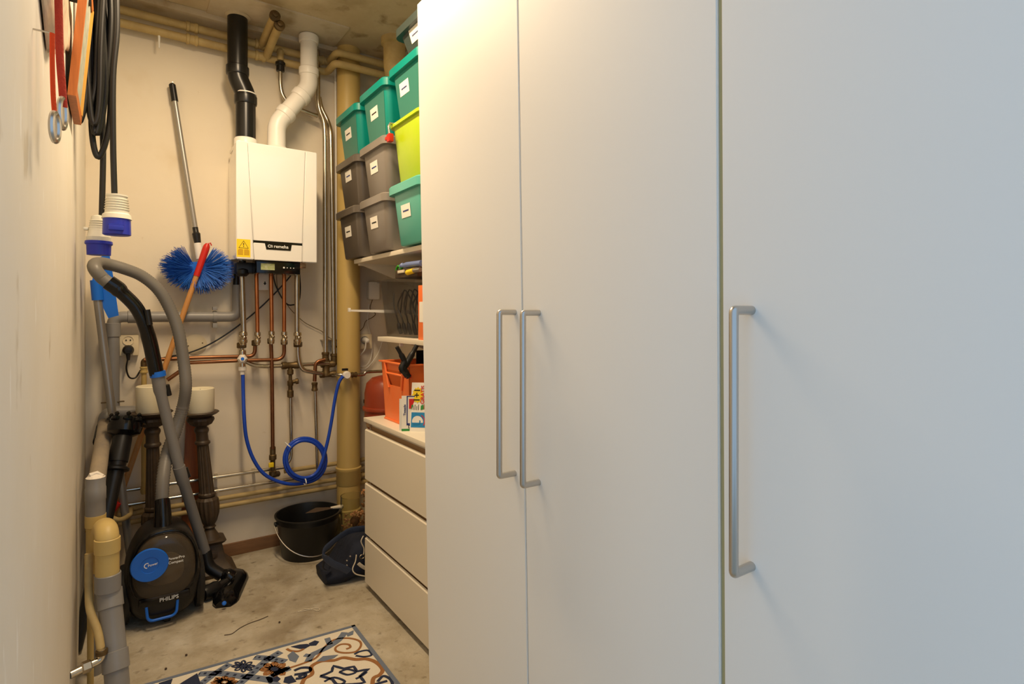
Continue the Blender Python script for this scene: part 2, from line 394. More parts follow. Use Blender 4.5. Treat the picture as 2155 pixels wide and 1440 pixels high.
# ================================================================== boiler
YF = 2.83
bx0, bx1 = .452, .811; bz0, bz1 = 1.452, 1.99
t = Thing('wall_boiler', 'white enamel gas boiler with yellow warning sticker hung on the back wall', 'boiler')
m = MB()
m.loft([[(bx0+.012, YB-.002, bz0+.02), (bx1-.012, YB-.002, bz0+.02), (bx1-.012, YB-.002, bz1-.05), (bx0+.012, YB-.002, bz1-.05)],
        [(bx0+.004, 2.90, bz0+.004), (bx1-.004, 2.90, bz0+.004), (bx1-.004, 2.90, bz1-.004), (bx0+.004, 2.90, bz1-.004)],
        [(bx0+.004, YF+.014, bz0+.004), (bx1-.004, YF+.014, bz0+.004), (bx1-.004, YF+.014, bz1-.004), (bx0+.004, YF+.014, bz1-.004)]])
t.part('casing', m, M_white)
def FP(px, py): return at(px, py, Y=YF)
def fpanel(quad, y0=YF, th=.016, bev=.004):
    me = bpy.data.meshes.new('x'); mm = MB().prism([(p[0], y0, p[1]) for p in quad], (0, th, 0))
    me.from_pydata([tuple(q) for q in mm.v], [], mm.f); b = bmesh.new(); b.from_mesh(me)
    bmesh.ops.recalc_face_normals(b, faces=b.faces[:]); bmesh.ops.bevel(b, geom=b.edges[:], offset=bev, segments=3, affect='EDGES')
    b.verts.index_update(); r_ = MB().add([v_.co.copy() for v_ in b.verts], [[v_.index for v_ in f.verts] for f in b.faces]); b.free(); bpy.data.meshes.remove(me); return r_
xlt, xlb = FP(521, 300).x, FP(535, 545).x; xrt, xrb = FP(643, 316).x, FP(635.5, 552).x
def xl_(z): return xlb+(xlt-xlb)*(z-bz0)/(bz1-bz0)
def xr_(z): return xrb+(xrt-xrb)*(z-bz0)/(bz1-bz0)
g = .0008
t.part('side_panel', fpanel([(bx0, bz0), (xl_(bz0)-g, bz0), (xl_(bz1)-g, bz1), (bx0, bz1)], bev=.003), M_white)
t.part('side_panel', fpanel([(xr_(bz0)+g, bz0), (bx1, bz0), (bx1, bz1), (xr_(bz1)+g, bz1)], bev=.003), M_white)
zs = FP(585, 510).z; zl = zs-.009
t.part('front_panel', fpanel([(xl_(zs)+g, zs), (xr_(zs)-g, zs), (xr_(bz1)-g, bz1), (xl_(bz1)+g, bz1)], bev=.003), M_white)
t.part('lower_flap', fpanel([(xl_(bz0)+g, bz0), (xr_(bz0)-g, bz0), (xr_(zl)-g, zl), (xl_(zl)+g, zl)], bev=.002), M_white)
t.part('grip_groove', MB().box((xl_(zl)+.001, YF+.003, zl-.002), (xr_(zl)-.001, YF+.012, zs+.002)), M_blackg)
nx0, nx1 = FP(557, 515).x, FP(614, 520).x
nz1 = zl+.004; nz0 = FP(585, 526.5).z
pl = t.part('name_plate', MB().prism([(nx0, YF-.002, nz1), (nx0+.007, YF-.002, nz0), (nx1-.005, YF-.002, nz0), (nx1, YF-.002, nz1)], (0, .01, 0)), M_blackg)
t.text('lettering', 'remeha', .0215, ((nx0+nx1)/2+.012, YF-.0025, (nz0+nz1)/2), (1, 0, 0), (0, 0, 1), M_print, pl)
cx = (nx0+nx1)/2-.036; cz = (nz0+nz1)/2
t.part('emblem', MB().ribbon([(cx-.004+.006*math.cos(R(a)), YF-.0024, cz+.0058*math.sin(R(a))) for a in range(40, 321, 35)], .0026, (0, -1, 0), .0006)
       .ribbon([(cx+.003, YF-.0024, cz-.006), (cx+.003, YF-.0024, cz+.006)], .0024, (0, -1, 0), .0006)
       .ribbon([(cx+.003, YF-.0024, cz+.004), (cx+.0085, YF-.0024, cz+.004), (cx+.0085, YF-.0024, cz-.006)], .0022, (0, -1, 0), .0006), M_print, pl)
a = FP(498, 502.5); b = FP(527, 542)
sx0, sx1, sz0, sz1 = a.x, b.x, b.z, a.z
st = t.part('warning_sticker', MB().box((sx0, YF-.0006, sz0), (sx1, YF+.001, sz1)), M_yel, label='yellow warning sticker')
smx = (sx0+sx1)/2; H_ = sz1-sz0
tri = [(smx-.020, YF-.0009, sz1-H_*.49), (smx+.020, YF-.0009, sz1-H_*.49), (smx, YF-.0009, sz1-H_*.09)]
t.part('warning_triangle', MB().ribbon(tri, .0028, (0, -1, 0), .0004, True), M_ink, st)
t.text('exclamation_mark', '!', .026, (smx, YF-.0012, sz1-H_*.33), (1, 0, 0), (0, 0, 1), M_ink, st)
bz = sz0+H_*.12
t.part('manual_symbol', MB().prism([(smx-.024, YF-.0009, bz), (smx-.002, YF-.0009, bz), (smx-.002, YF-.0009, bz+.026), (smx-.018, YF-.0009, bz+.028), (smx-.024, YF-.0009, bz+.020)], (0, -.0003, 0))
       .prism([(smx+.002, YF-.0009, bz), (smx+.024, YF-.0009, bz), (smx+.024, YF-.0009, bz+.020), (smx+.018, YF-.0009, bz+.028), (smx+.002, YF-.0009, bz+.026)], (0, -.0003, 0)), M_yeld, st)
# control panel under the flap
YC = YF+.02
a = at(540, 549, Y=YC); b = at(632, 578, Y=YC)
cp = t.part('control_panel', MB().box((a.x, YC, b.z), (b.x, YC+.10, bz0+.004), .003), M_blackg)
a = at(549, 554, Y=YC); b = at(578, 569, Y=YC)
t.part('display', MB().box((a.x, YC-.0008, b.z), (b.x, YC+.002, a.z)), M_lcd, cp)
for i, px in enumerate((597.5, 604.5, 611.5, 618)):
    q = at(px, 563.5+i*.4, Y=YC); rr = .0042 if i == 0 else .0024
    t.part('button_symbol', MB().lathe([(0, 0), (rr, 0), (rr, .0008), (0, .0008)], (q.x, YC+.0001, q.z), (0, -1, 0), 12), M_print, cp)
# top plate and flue collars
m = MB().box((bx0+.01, 2.87, bz1-.006), (bx1-.02, 3.08, bz1+.012), .004)
t.part('top_plate', m, M_white)
YFL = 2.975
c1 = at(517, 285, Y=YFL); c2 = at(582, 285, Y=YFL)
t.part('flue_collar', MB().lathe([(.052, bz1), (.052, bz1+.045), (.047, bz1+.052), (.044, bz1+.052)], (c1.x, YFL, 0)), M_wpvc)
t.part('flue_collar', MB().lathe([(.062, bz1), (.060, bz1+.012), (.048, bz1+.035), (.044, bz1+.035)], (c2.x, YFL, 0)), M_wpvc)
# underside connectors
q = at(510, 566, Y=2.97)
t.part('gas_connector', MB().lathe([(.018, 0), (.03, .012), (.03, .03), (.016, .04), (.016, .075)], (q.x, 2.97, bz0-.07)), M_black)
t.part('drain_trap', MB().box((q.x-.03, 2.95, bz0-.055), (q.x+.10, 3.02, bz0-.004), .008), M_black)
t.part('bracket', MB().box((bx1-.07, 2.95, bz0-.02), (bx1-.02, 3.06, bz0+.006), .003), M_nickel)
t.done()

# small junction box hanging under the boiler
t = Thing('cable_junction_box', 'small light grey box with printed tag hanging under the boiler', 'box')
a = at(541, 577, Y=3.04); b = at(566, 611, Y=3.04)
o1 = t.part('housing', MB().box((a.x, 3.04, b.z), (b.x, YB, a.z+.05), .004), M_whitep)
a = at(551, 590, Y=3.039); b = at(564, 609, Y=3.039)
tg = t.part('tag', MB().box((a.x, 3.0385, b.z), (b.x, 3.041, a.z)), M_paper)
t.part('tag_arrow', MB().prism([((a.x+b.x)/2+dx, 3.0382, (a.z+b.z)/2+.006+dz) for dx, dz in ((-.003, .010), (.003, .010), (.003, .002), (.008, .002), (0, -.008), (-.008, .002), (-.003, .002))], (0, -.0003, 0)), M_ink, tg)
t.done()

# ================================================================== flues
def sock(mb, p, d, r, L=.035):
    d = Vector(d).normalized()
    return mb.lathe([(r*.98, -L/2), (r*1.10, -L/2+.003), (r*1.14, -L/2+.010), (r*1.14, L/2-.004), (r*1.05, L/2), (r*.98, L/2)], p, d, 28, cap=False)
t = Thing('black_flue_pipe', 'black plastic boiler flue with offset bend going up to the ceiling', 'flue pipe')
P = [at(p[0], p[1], Y=YFL) for p in ((518, 300), (518, 212), (500, 150), (500, 20))]
P[0].z = bz1+.03; P[0].x = P[1].x = c1.x; P[3].z = ZC; P[3].x = P[2].x
rb = .0445
t.part('pipe_section', MB().tube([P[0], P[1]], rb, 28), M_bpl)
t.part('offset_bend', MB().tube(fillet([P[1]-Vector((0, 0, .02)), P[1]+Vector((0, 0, .028)), P[2]-Vector((0, 0, .028)), P[2]+Vector((0, 0, .02))], .04, 8), rb*1.01, 28), M_bpl)
t.part('pipe_section', MB().tube([P[2], P[3]], rb, 28), M_bpl)
for q, dz in ((P[1], 0), (P[2], 0)):
    t.part('socket', sock(MB(), q+Vector((0, 0, dz)), (0, 0, 1), rb, .045), M_bpl)
t.part('sealing_ring', MB().lathe([(rb*.9, 0), (rb*1.09, 0), (rb*1.09, .005), (rb*.9, .005)], P[1]+Vector((0, 0, .028)), (0, 0, 1), 28), M_wpvc)
t.part('ceiling_rosette', MB().lathe([(rb, 0), (rb*1.25, 0), (rb*1.25, -.006), (rb, -.012)], (P[3].x, YFL, ZC-.008), (0, 0, 1), 28, cap=False), M_cpanel)
t.done()
t = Thing('white_flue_pipe', 'white plastic boiler air duct with slanted middle length up to the ceiling', 'flue pipe')
P = [at(p[0], p[1], Y=YFL) for p in ((582, 300), (580, 262), (650, 183), (650, 60))]
P[0].z = bz1+.02; P[0].x = P[1].x = c2.x; P[3].z = ZC; P[3].x = P[2].x
rb = .0425
d12 = (P[2]-P[1]).normalized()
t.part('bend', MB().tube(fillet([P[0], P[1], P[1]+d12*.075], .05, 8), rb, 28), M_wpvc)
t.part('pipe_section', MB().tube([P[1]+d12*.06, P[2]-d12*.05], rb*.97, 28), M_wpvc)
t.part('bend', MB().tube(fillet([P[2]-d12*.075, P[2], P[2]+Vector((0, 0, .07))], .05, 8), rb, 28), M_wpvc)
t.part('pipe_section', MB().tube([P[2]+Vector((0, 0, .06)), P[3]], rb*.97, 28), M_wpvc)
for q, d in ((P[1]+d12*.075, d12), (P[2]-d12*.07, d12), (P[2]+Vector((0, 0, .075)), Vector((0, 0, 1))), (P[3]-Vector((0, 0, .03)), Vector((0, 0, 1)))):
    t.part('socket', sock(MB(), q, d, rb, .04), M_wpvc)
t.done()

# ================================================================== pipes
YP = 3.075
def ring(mb, p, d, r, L):   # hex nut-like fitting
    return mb.lathe([(r*.8, -L/2), (r, -L/2+.003), (r, L/2-.003), (r*.8, L/2)], p, Vector(d), 6)
def fitting(mb, p, d, r, L):
    return mb.lathe([(r*.85, -L/2), (r*1.0, -L/2+.002), (r*1.0, -L*.25), (r*.86, -L*.18), (r*.86, L*.18), (r, L*.25), (r, L/2-.002), (r*.85, L/2)], p, Vector(d), 16)
UP = Vector((0, 0, 1)); XD = Vector((1, 0, 0)); YD = Vector((0, 1, 0))
# tall tan stack
t = Thing('soil_stack_pipe', 'thick tan plastic soil stack running floor to ceiling beside the boxes', 'pipe')
q = at(733.5, 600, Y=3.03); rs = .0605
t.part('pipe', MB().lathe([(rs, 0), (rs, ZC)], (q.x, 3.03, 0), seg=36), M_bpvc)
zc_ = at(733, 1008, Y=2.97).z
t.part('socket_collar', MB().lathe([(rs, zc_-.045), (rs*1.06, zc_-.04), (rs*1.06, zc_+.03), (rs*1.11, zc_+.034), (rs*1.11, zc_+.048), (rs, zc_+.052)], (q.x, 3.03, 0), seg=36, cap=False), M_bpvc)
t.part('base_collar', MB().lathe([(rs*1.28, 0), (rs*1.28, .05), (rs*1.12, .07), (rs*1.12, .16), (rs, .165)], (q.x, 3.03, 0), seg=36, cap=False), M_bpvc)
t.done()
# ceiling level pipes
t = Thing('heating_pipe', 'upper of the two old cream pipes running under the ceiling', 'pipe', 'cream pipes under the ceiling')
a = at(475, 76, Y=3.07); e = at(692, 122, Y=3.07)
zU1 = a.z; xe = e.x
f1 = at(700, 106, Y=2.95)
t.part('pipe', MB().tube(fillet([(XL, 3.07, zU1), (xe, 3.07, zU1), (xe, 2.93, zU1), (XR, 2.93, zU1)], .03), .0185, 16), M_opipe)
for x in (.30, .60, xe-.05): t.part('joint', fitting(MB(), (x, 3.07, zU1), XD, .024, .05), M_opipe)
s1 = at(552, 100, Y=3.05).x
br = t.part('branch', MB().tube([(s1, 3.07, zU1), (s1, 2.79, zU1+.02)], .0185, 16), M_opipe)
t.part('end_cap', MB().lathe([(.019, 0), (.024, .004), (.024, .02), (.012, .022), (.012, .034), (.006, .036)], (s1, 2.79, zU1+.02), (0, -1, .05), 16), M_brass, br)
t.done()
t = Thing('heating_pipe', 'lower of the two old cream pipes running under the ceiling', 'pipe', 'cream pipes under the ceiling')
zU2 = at(475, 101, Y=3.07).z
t.part('pipe', MB().tube(fillet([(XL, 3.07, zU2), (xe-.01, 3.07, zU2), (xe-.01, 2.93, zU2), (XR, 2.93, zU2)], .03), .0185, 16), M_opipe)
for x in (.30, .60): t.part('joint', fitting(MB(), (x, 3.07, zU2), XD, .024, .05), M_opipe)
s2 = at(562, 115, Y=3.05).x
br = t.part('branch', MB().tube([(s2, 3.07, zU2), (s2, 2.93, zU2+.03), (s2, 2.80, zU2+.045)], .0185, 16), M_opipe)
t.part('end_cap', MB().lathe([(.019, 0), (.024, .004), (.024, .02), (.012, .022), (.012, .034), (.006, .036)], (s2, 2.80, zU2+.045), (0, -1, .05), 16), M_brass, br)
q = at(590, 105, Y=3.05)
t.part('tee', MB().tube([(q.x, 3.07, zU1), (q.x, 3.05, zU1-.02), (q.x, 3.05, at(590, 128, Y=3.05).z)], .016, 16), M_opipe)
t.done()
# zinc pipe from the tee, two long verticals
t = Thing('zinc_elbow_pipe', 'bent zinc pipe dropping from ceiling tee and passing behind the white flue', 'pipe')
t.part('coupling', MB().lathe([(.014, -.02), (.02, -.017), (.02, .01), (.024, .012), (.024, .026), (.014, .028)], at(590, 143, Y=3.05)), M_bpl)
t.part('pipe', MB().tube(smooth(pts([(590, 145), (590, 175), (594, 198), (606, 215), (630, 230), (668, 245)], 3.05), 6), .0105, 14), M_chrome)
t.part('clip', MB().box(at(655, 236, Y=3.045), at(668, 246, Y=3.06), .001), M_chrome)
t.done()
for k, (lab, pp) in enumerate((('left one of the two long vertical zinc pipes right of the boiler', [(668, 150), (669, 215), (673, 235), (682, 255), (684, 285), (685, 745)]),
                               ('right one of the two long vertical zinc pipes right of the boiler', [(672, 205, 3.09), (676, 228, 3.09), (690, 254, 3.085), (696, 275), (697, 330), (703, 750)]))):
    t = Thing('zinc_riser_pipe', lab, 'pipe', 'long zinc risers')
    path = pts(pp, YP-.01)
    if k == 0: path[0].z = ZC
    t.part('pipe', MB().tube(fillet(path, .04), .0125 if k == 0 else .0115, 16), M_chrome)
    t.part('socket', fitting(MB(), at(*((685, 751) if k == 0 else (703, 754)), Y=YP-.01), UP, .02, .05), M_brass)
    t.part('clip', MB().box(at(681+k*14, 717, Y=YP-.012), at(690+k*14, 714, Y=YB), .001), M_chrome)
    t.done()
t = Thing('thin_riser_pipe', 'thin painted pipe against wall between zinc risers and tan stack', 'pipe')
t.part('pipe', MB().tube(pts([(706, 120), (709, 790)], 3.10), .006, 10), M_whitep)
t.part('clip', MB().box(at(702, 728, Y=3.09), at(713, 731, Y=YB)), M_brass)
t.done()
# the five connections under the boiler
def valve(t, px, py, steel=False):
    p = at(px, py, Y=2.99)
def drop(name, lab, p, r, mt, fy, extra=None, lowmat=None, low=None, lowr=None):
    t = Thing(name, lab, 'pipe', 'pipes under the boiler')
    Yp = 3.0
    top = at(p[0][0], p[0][1], Y=Yp); top.z = bz0+.01
    path = [top]+[at(q[0], q[1], Y=Yp) for q in p[1:]]
    t.part('pipe', MB().tube(path, r, 16), mt)
    fx, fz = fy
    v0 = at(fx, fz, Y=Yp); s_ = 2.6/1200
    vv = t.part('valve', MB().lathe([(r, .03), (r*1.5, .026), (r*1.6, .012), (r*1.1, .006), (r*1.1, -.004), (r*1.55, -.01), (r*1.55, -.022), (r*1.05, -.03), (r*1.05, -.036)], v0, UP, 16), M_nickel)
    t.part('spindle', MB().lathe([(r*.7, 0), (r*.7, .016), (r*.5, .018)], v0+Vector((0, -r, 0)), (0.3, -1, 0), 10), M_nickel, vv)
    if low:
        lp = [at(q[0], q[1], Y=(q[2] if len(q) > 2 else Yp+.03)) for q in low]
        t.part('nut', ring(MB(), lp[0], UP, r*1.75, .028), M_brass)
        t.part('lower_pipe', MB().tube(fillet(lp, .055, 9), lowr or r*.95, 16), lowmat or mt)
    if extra: extra(t)
    t.done()
drop('steel_flow_pipe', 'thick steel pipe leftmost of the five under the boiler', [(508, 560), (513, 700)], .0125, M_chrome, (511.5, 711),
     low=[(508.5, 727), (510, 752)], lowmat=M_chrome, lowr=.009)
drop('copper_pipe', 'bright copper pipe second from left under the boiler, bending away left', [(539, 560), (542, 700)], .0095, M_copper, (542, 711),
     low=[(537, 722), (536, 750), (440, 752), (303, 758, 3.05)], lowmat=M_dcopper)
def gas_tap(t):
    q = at(574, 948, Y=3.04)
    t.part('gas_cock', MB().lathe([(.010, .02), (.014, .015), (.014, -.02), (.018, -.024), (.018, -.045), (.012, -.05), (.012, -.10), (.018, -.105), (.018, -.125)], q, UP, 14), M_brass)
    h = at(571, 979, Y=3.01)
    t.part('tap_lever', MB().box((h.x-.013, h.y-.006, h.z-.011), (h.x+.011, h.y+.006, h.z+.012), .003), M_yelp, label='yellow tap lever')
    b = at(578, 998, Y=3.07)
    t.part('elbow', MB().tube(fillet([q-Vector((0, 0, .11)), (q.x, 3.06, b.z), (b.x+.02, 3.085, b.z-.005)], .02), .015, 12), M_bronze)
drop('copper_gas_pipe', 'middle copper pipe under the boiler running straight down to a yellow tap', [(570, 560), (572, 698)], .0095, M_copper, (571.5, 709),
     low=[(570, 718), (572, 760), (574, 945)], lowmat=M_dcopper, extra=gas_tap)
drop('copper_pipe', 'bright copper pipe fourth from left under the boiler, bending away left', [(598, 560), (598, 700)], .0095, M_copper, (598, 710),
     low=[(598, 720), (598, 757), (500, 759), (387, 764, 3.05), (384, 778, 3.05), (352, 800, 3.05)], lowmat=M_dcopper)
drop('steel_return_pipe', 'thick steel pipe rightmost of the five under the boiler', [(625, 560), (625, 700)], .0125, M_chrome, (626, 711),
     low=[(627, 725), (627, 752), (634, 779), (678, 787)], lowmat=M_chrome, lowr=.0115)
# horizontal fill pipe with cross tee
t = Thing('fill_pipe', 'polished horizontal pipe with brass tee below the boiler valves', 'pipe')
t.part('pipe', MB().tube(fillet(pts([(512, 758), (535, 770), (560, 771.5), (692, 765)], YP-.03), .05), .0105, 16), M_chrome)
tp = at(611, 769, Y=YP-.03)
te = t.part('tee', fitting(MB(), tp, XD, .019, .085), M_brass)
t.part('tee_leg', MB().lathe([(.011, 0), (.011, -.02), (.016, -.024), (.016, -.045), (.01, -.05)], tp, UP, 14), M_brass, te)
t.part('drain_valve', MB().lathe([(.009, 0), (.009, -.03), (.015, -.034), (.015, -.055), (.011, -.06), (.011, -.08), (.016, -.085), (.016, -.115), (.009, -.12)], at(611, 788, Y=YP-.03), UP, 14), M_brass)
v0 = at(613, 804, Y=YP-.03)
t.part('drain_spout', MB().lathe([(.010, 0), (.010, .02), (.015, .022), (.015, .034), (.006, .036)], v0, (.9, -.35, .1), 12), M_brass)
t.part('down_pipe', MB().tube(smooth(pts([(611, 815), (612, 880), (613, 945), (611, 965), (603, 978)], YP-.03), 5), .0085, 14), M_chrome)
t.done()
t = Thing('filling_tap', 'white tap with blue dot joining blue hose to the pipework', 'tap')
p = at(510, 756, Y=3.0)
t.part('tap_body', MB().lathe([(.012, .045), (.017, .04), (.017, .012), (.024, .006), (.024, -.012), (.014, -.018), (.014, -.05)], p, UP, 16), M_nickel)
kn = t.part('tap_knob', MB().lathe([(.0, .040), (.014, .040), (.022, .03), (.024, .012), (.018, 0)], p, (-.15, -1, .1), 6), M_wpvc)
t.part('blue_dot', MB().lathe([(0, .0435), (.0075, .0435), (.0075, .039), (0, .039)], p, (-.15, -1, .1), 14), M_bluep, kn)
t.part('hose_nut', MB().lathe([(.012, .0), (.018, -.003), (.018, -.02), (.011, -.024), (.011, -.04)], at(510, 771, Y=3.0), UP, 12), M_wpvc)
t.done()
# valve cluster at the risers
t = Thing('brass_valve_manifold', 'cluster of dark brass elbows and tees below the zinc risers', 'valve')
Y_ = YP-.015
t.part('cross_fitting', fitting(MB(), at(686, 775, Y=Y_), UP, .021, .085).add(*(lambda mb: (mb.v, mb.f))(fitting(MB(), at(690, 766, Y=Y_), XD, .019, .075))), M_brass)
t.part('elbow', MB().tube(fillet([at(703, 756, Y=Y_), at(703, 767, Y=Y_), at(690, 767, Y=Y_)], .025), .0165, 14), M_brass)
t.part('lower_tee', fitting(MB(), at(690, 788, Y=Y_), XD, .018, .085), M_brass)
t.part('copper_bend', MB().tube(fillet(pts([(684, 757), (664, 762), (662, 803)], Y_-.03), .06), .0095, 14), M_dcopper)
t.part('coupling', fitting(MB(), at(662, 814, Y=Y_-.03), UP, .0155, .045), M_brass)
t.part('down_pipe', MB().tube(pts([(663, 820), (668, 988)], Y_-.03), .0085, 14), M_chrome)
t.done()
t = Thing('crossing_water_pipe', 'steel pipe crossing the front of the tan stack to a white hose tap', 'pipe')
yx = 2.945
path = [at(696, 788, Y=YP-.015), at(706, 789, Y=3.02), at(714, 789, Y=yx), at(762, 789, Y=yx), at(774, 783, Y=yx), at(830, 781, Y=yx)]
t.part('pipe', MB().tube(smooth(path, 5), .0085, 14), M_chrome)
t.part('joint', fitting(MB(), at(745, 789, Y=yx), XD, .015, .03), M_brass)
tb = t.part('hose_tap', MB().lathe([(.0, .034), (.016, .034), (.021, .026), (.021, .010), (.013, .004), (.013, -.012)], at(728, 789, Y=yx), (-.1, -1, 0), 16), M_wpvc, label='white hose tap')
t.part('tap_wing', MB().box(at(721, 781, Y=yx-.01), at(731, 775, Y=yx+.004), .002), M_black, tb)
t.done()
# blue hose
t = Thing('blue_filling_hose', 'blue rubber hose hanging in a coiled loop between two taps', 'hose')
yh = 2.96
coil = []
cc = (641, 968)
lead = [(511, 783, 3.0), (512, 830, 2.99), (514, 880), (519, 925), (533, 966), (556, 998), (590, 1015), (625, 1019)]
for i in range(0, 20):
    a_ = R(60-i*40); rr = 47-5*(i/9)
    coil.append((cc[0]+rr*math.cos(a_)*.98, cc[1]+rr*1.02*math.sin(a_), yh-.006-.011*(i/9)))
tail = [(688, 935, 2.93), (697, 890, 2.93), (705, 840, 2.93), (713, 806, 2.925), (722, 792, 2.92)]
t.part('hose', MB().tube(smooth(pts(lead+coil+tail, yh), 5), .0085, 12), M_blueh)
for px, py in ((606, 937), (641, 1013)):
    q = at(px, py, Y=yh-.022); d = (q-at(*cc, Y=yh-.022)).normalized(); tt = d.cross(YD)
    t.part('cable_tie', MB().tube([q+d*(.016*math.cos(k*PI/6))+YD*(.030*math.sin(k*PI/6)) for k in range(12)], .0028, 6, closed=True), M_print, label='white cable tie')
t.done()
# low pipes along the back wall
def lowpipe(lab, p, r, m_, x1, x0=XL):
    z = at(p[0], p[1], Y=YP).z
    t = Thing('low_wall_pipe', lab, 'pipe', 'low pipes along the back wall')
    t.part('pipe', MB().tube([(x0, YP, z), (x1, YP, z)], r, 14), m_)
    for x in (x0+.42, x1-.16): t.part('clip', MB().box((x, YP-r-.002, z-.004), (x+.014, YB, z+.004)), m_)
    t.done()
lowpipe('topmost polished steel pipe low on the back wall', (445, 1006), .0085, M_chrome, at(604, 980, Y=YP).x, -.02)
lowpipe('second polished steel pipe low on the back wall', (445, 1035), .0085, M_chrome, XR, -.02)
lowpipe('cream painted pipe third from the top low on the back wall', (450, 1052), .0115, M_opipe, XR)
lowpipe('lowest cream painted pipe along the back wall', (449, 1069), .0115, M_opipe, XR)
t = Thing('low_wall_pipe', 'short cream pipe low on the wall just left of the tan stack', 'pipe', 'low pipes along the back wall')
z = at(650, 986, Y=YP+.005).z
t.part('pipe', MB().tube([(at(600, 990, Y=YP).x, YP+.02, z), (XR, YP+.02, z)], .0115, 14), M_opipe); t.done()
# grey pvc waste pipes
t = Thing('waste_pipe', 'grey plastic waste pipe running level below brush and turning down in the corner', 'pipe')
rg = .0245
t.part('pipe', MB().tube(fillet(pts([(500, 600), (500, 667), (238, 667), (238, 862)], 3.07), .04), rg, 20), M_gpvc)
t.part('socket', MB().lathe([(rg, -.03), (rg*1.16, -.028), (rg*1.16, .03), (rg, .032)], at(285, 667, Y=3.07), XD, 20, cap=False), M_gpvc)
t.part('socket', MB().lathe([(rg, -.03), (rg*1.16, -.028), (rg*1.16, .03), (rg, .032)], at(238, 695, Y=3.07), UP, 20, cap=False), M_gpvc)
t.part('pipe_clip', MB().lathe([(rg, -.008), (rg*1.14, -.008), (rg*1.14, .008), (rg, .008)], at(452, 667, Y=3.07), XD, 20, cap=False)
       .box(at(448, 653, Y=3.05), at(456, 646, Y=3.08), .001).box(at(448, 690, Y=3.05), at(456, 680, Y=3.08), .001).box(at(448, 672, Y=3.07), at(456, 662, Y=YB)), M_gpvc)
t.part('upper_hose', MB().tube(pts([(499, 570), (497, 600)], 3.07), .016, 14), M_black)
t.done()
t = Thing('waste_pipe_elbow', 'grey plastic elbow with dusty length sloping along the left wall', 'pipe')
t.part('pipe', MB().tube(fillet(pts([(330, 866, 3.08), (222, 868, 3.04), (220, 905, 2.99)], 3.05), .05), .0265, 20), M_gpvc)
t.part('dusty_pipe', MB().tube(pts([(221, 893, 3.0), (200, 1040, 2.52)], 3.0), .0275, 20), M_dpvc)
t.part('rubber_sleeve', MB().tube(pts([(220, 900, 2.985), (214, 930, 2.88)], 3.0), .0305, 20), M_black)
t.part('pipe_clip', MB().box(at(212, 850, Y=3.05), at(262, 843, Y=3.08), .002), M_brass)
t.done()
# standing pipes left foreground
t = Thing('capped_standpipe', 'grey and tan plastic standpipe stuffed with white plaster against the left wall', 'pipe')
y1 = 2.36; q = at(196, 1000, Y=y1); r1 = .027; X1 = XL+.052
def zz(py, Y): return at(196, py, Y=Y).z
t.part('grey_socket', MB().lathe([(r1*.8, zz(1010, y1)), (r1*1.05, zz(1006, y1)), (r1*1.05, zz(1025, y1)), (r1*1.1, zz(1027, y1)), (r1*1.1, zz(1052, y1)), (r1*1.05, zz(1054, y1)), (r1*1.05, zz(1086, y1)), (r1*.9, zz(1086, y1))], (X1, y1, 0), seg=24), M_gpvc)
yb_ = t.part('tan_branch', MB().lathe([(r1*1.1, zz(1084, y1)), (r1*1.1, zz(1108, y1)), (r1*.98, zz(1110, y1)), (r1*.98, zz(1165, y1)), (r1*.8, zz(1185, y1)), (r1*.75, zz(1205, y1))], (X1, y1, 0), seg=24), M_ypvc)
t.part('lower_pipe', MB().lathe([(r1*.75, 0), (r1*.75, zz(1200, y1))], (X1, y1, 0), seg=20), M_gpvc)
m = MB(); rnd = random.Random(3)
m.lathe([(.024, 0), (.028, .004), (.020, .012), (.008, .016)], (X1, y1, zz(1008, y1)), seg=12)
m.tube([(X1-.02, y1, zz(1006, y1)), (X1-.012, y1-.006, zz(1000, y1)), (X1+.004, y1, zz(998, y1)), (X1+.022, y1-.01, zz(1003, y1))], [.006, .010, .009, .004], 8)
t.part('plaster_plug', m, M_plaster)
t.done()
t = Thing('trap_pipe', 'tan plastic U-bend continuing as grey waste pipe down to the floor', 'pipe')
y2 = 2.17; r2 = .0315
A = at(226, 1235, Y=y2); B = at(226, 1122, Y=y2); 
t.part('tan_bend', MB().tube(fillet([A, B+UP*.004, B+Vector((-.012, .13, -.016)), Vector((X1+.01, y1-.02, zz(1165, y1)))], .05, 10), r2, 24), M_ypvc)
t.part('tan_socket', MB().lathe([(r2, -.022), (r2*1.09, -.02), (r2*1.09, .022), (r2, .024)], at(226, 1148, Y=y2), UP, 24, cap=False), M_ypvc)
t.part('grey_collar', MB().lathe([(r2, -.028), (r2*1.1, -.026), (r2*1.1, .024), (r2*1.0, .026)], at(227, 1224, Y=y2), UP, 24, cap=False), M_gpvc)
G = [at(227, 1215, Y=y2), at(231, 1262, Y=y2), at(243, 1392, Y=2.10), at(247, 1440, Y=2.08)]; G.append(Vector((G[3].x, G[3].y, 0)))
t.part('grey_pipe', MB().tube(G, r2*1.0, 24), M_gpvc)
d = (G[2]-G[1]).normalized()
for q in (G[1]+d*.0, G[2]): t.part('grey_socket', MB().lathe([(r2, -.03), (r2*1.12, -.028), (r2*1.12, .024), (r2, .026)], q, d, 24, cap=False), M_gpvc)
t.done()
t = Thing('small_water_pipe', 'old beige water pipe with brass elbow entering the left wall', 'pipe')
path = [at(187, 1165, Y=2.22), at(187, 1240, Y=2.2), at(190, 1285, Y=2.16), at(206, 1330, Y=2.12), at(214, 1380, Y=2.08)]
t.part('pipe', MB().tube(smooth(path, 6), .011, 14), M_opipe)
e = path[-1]
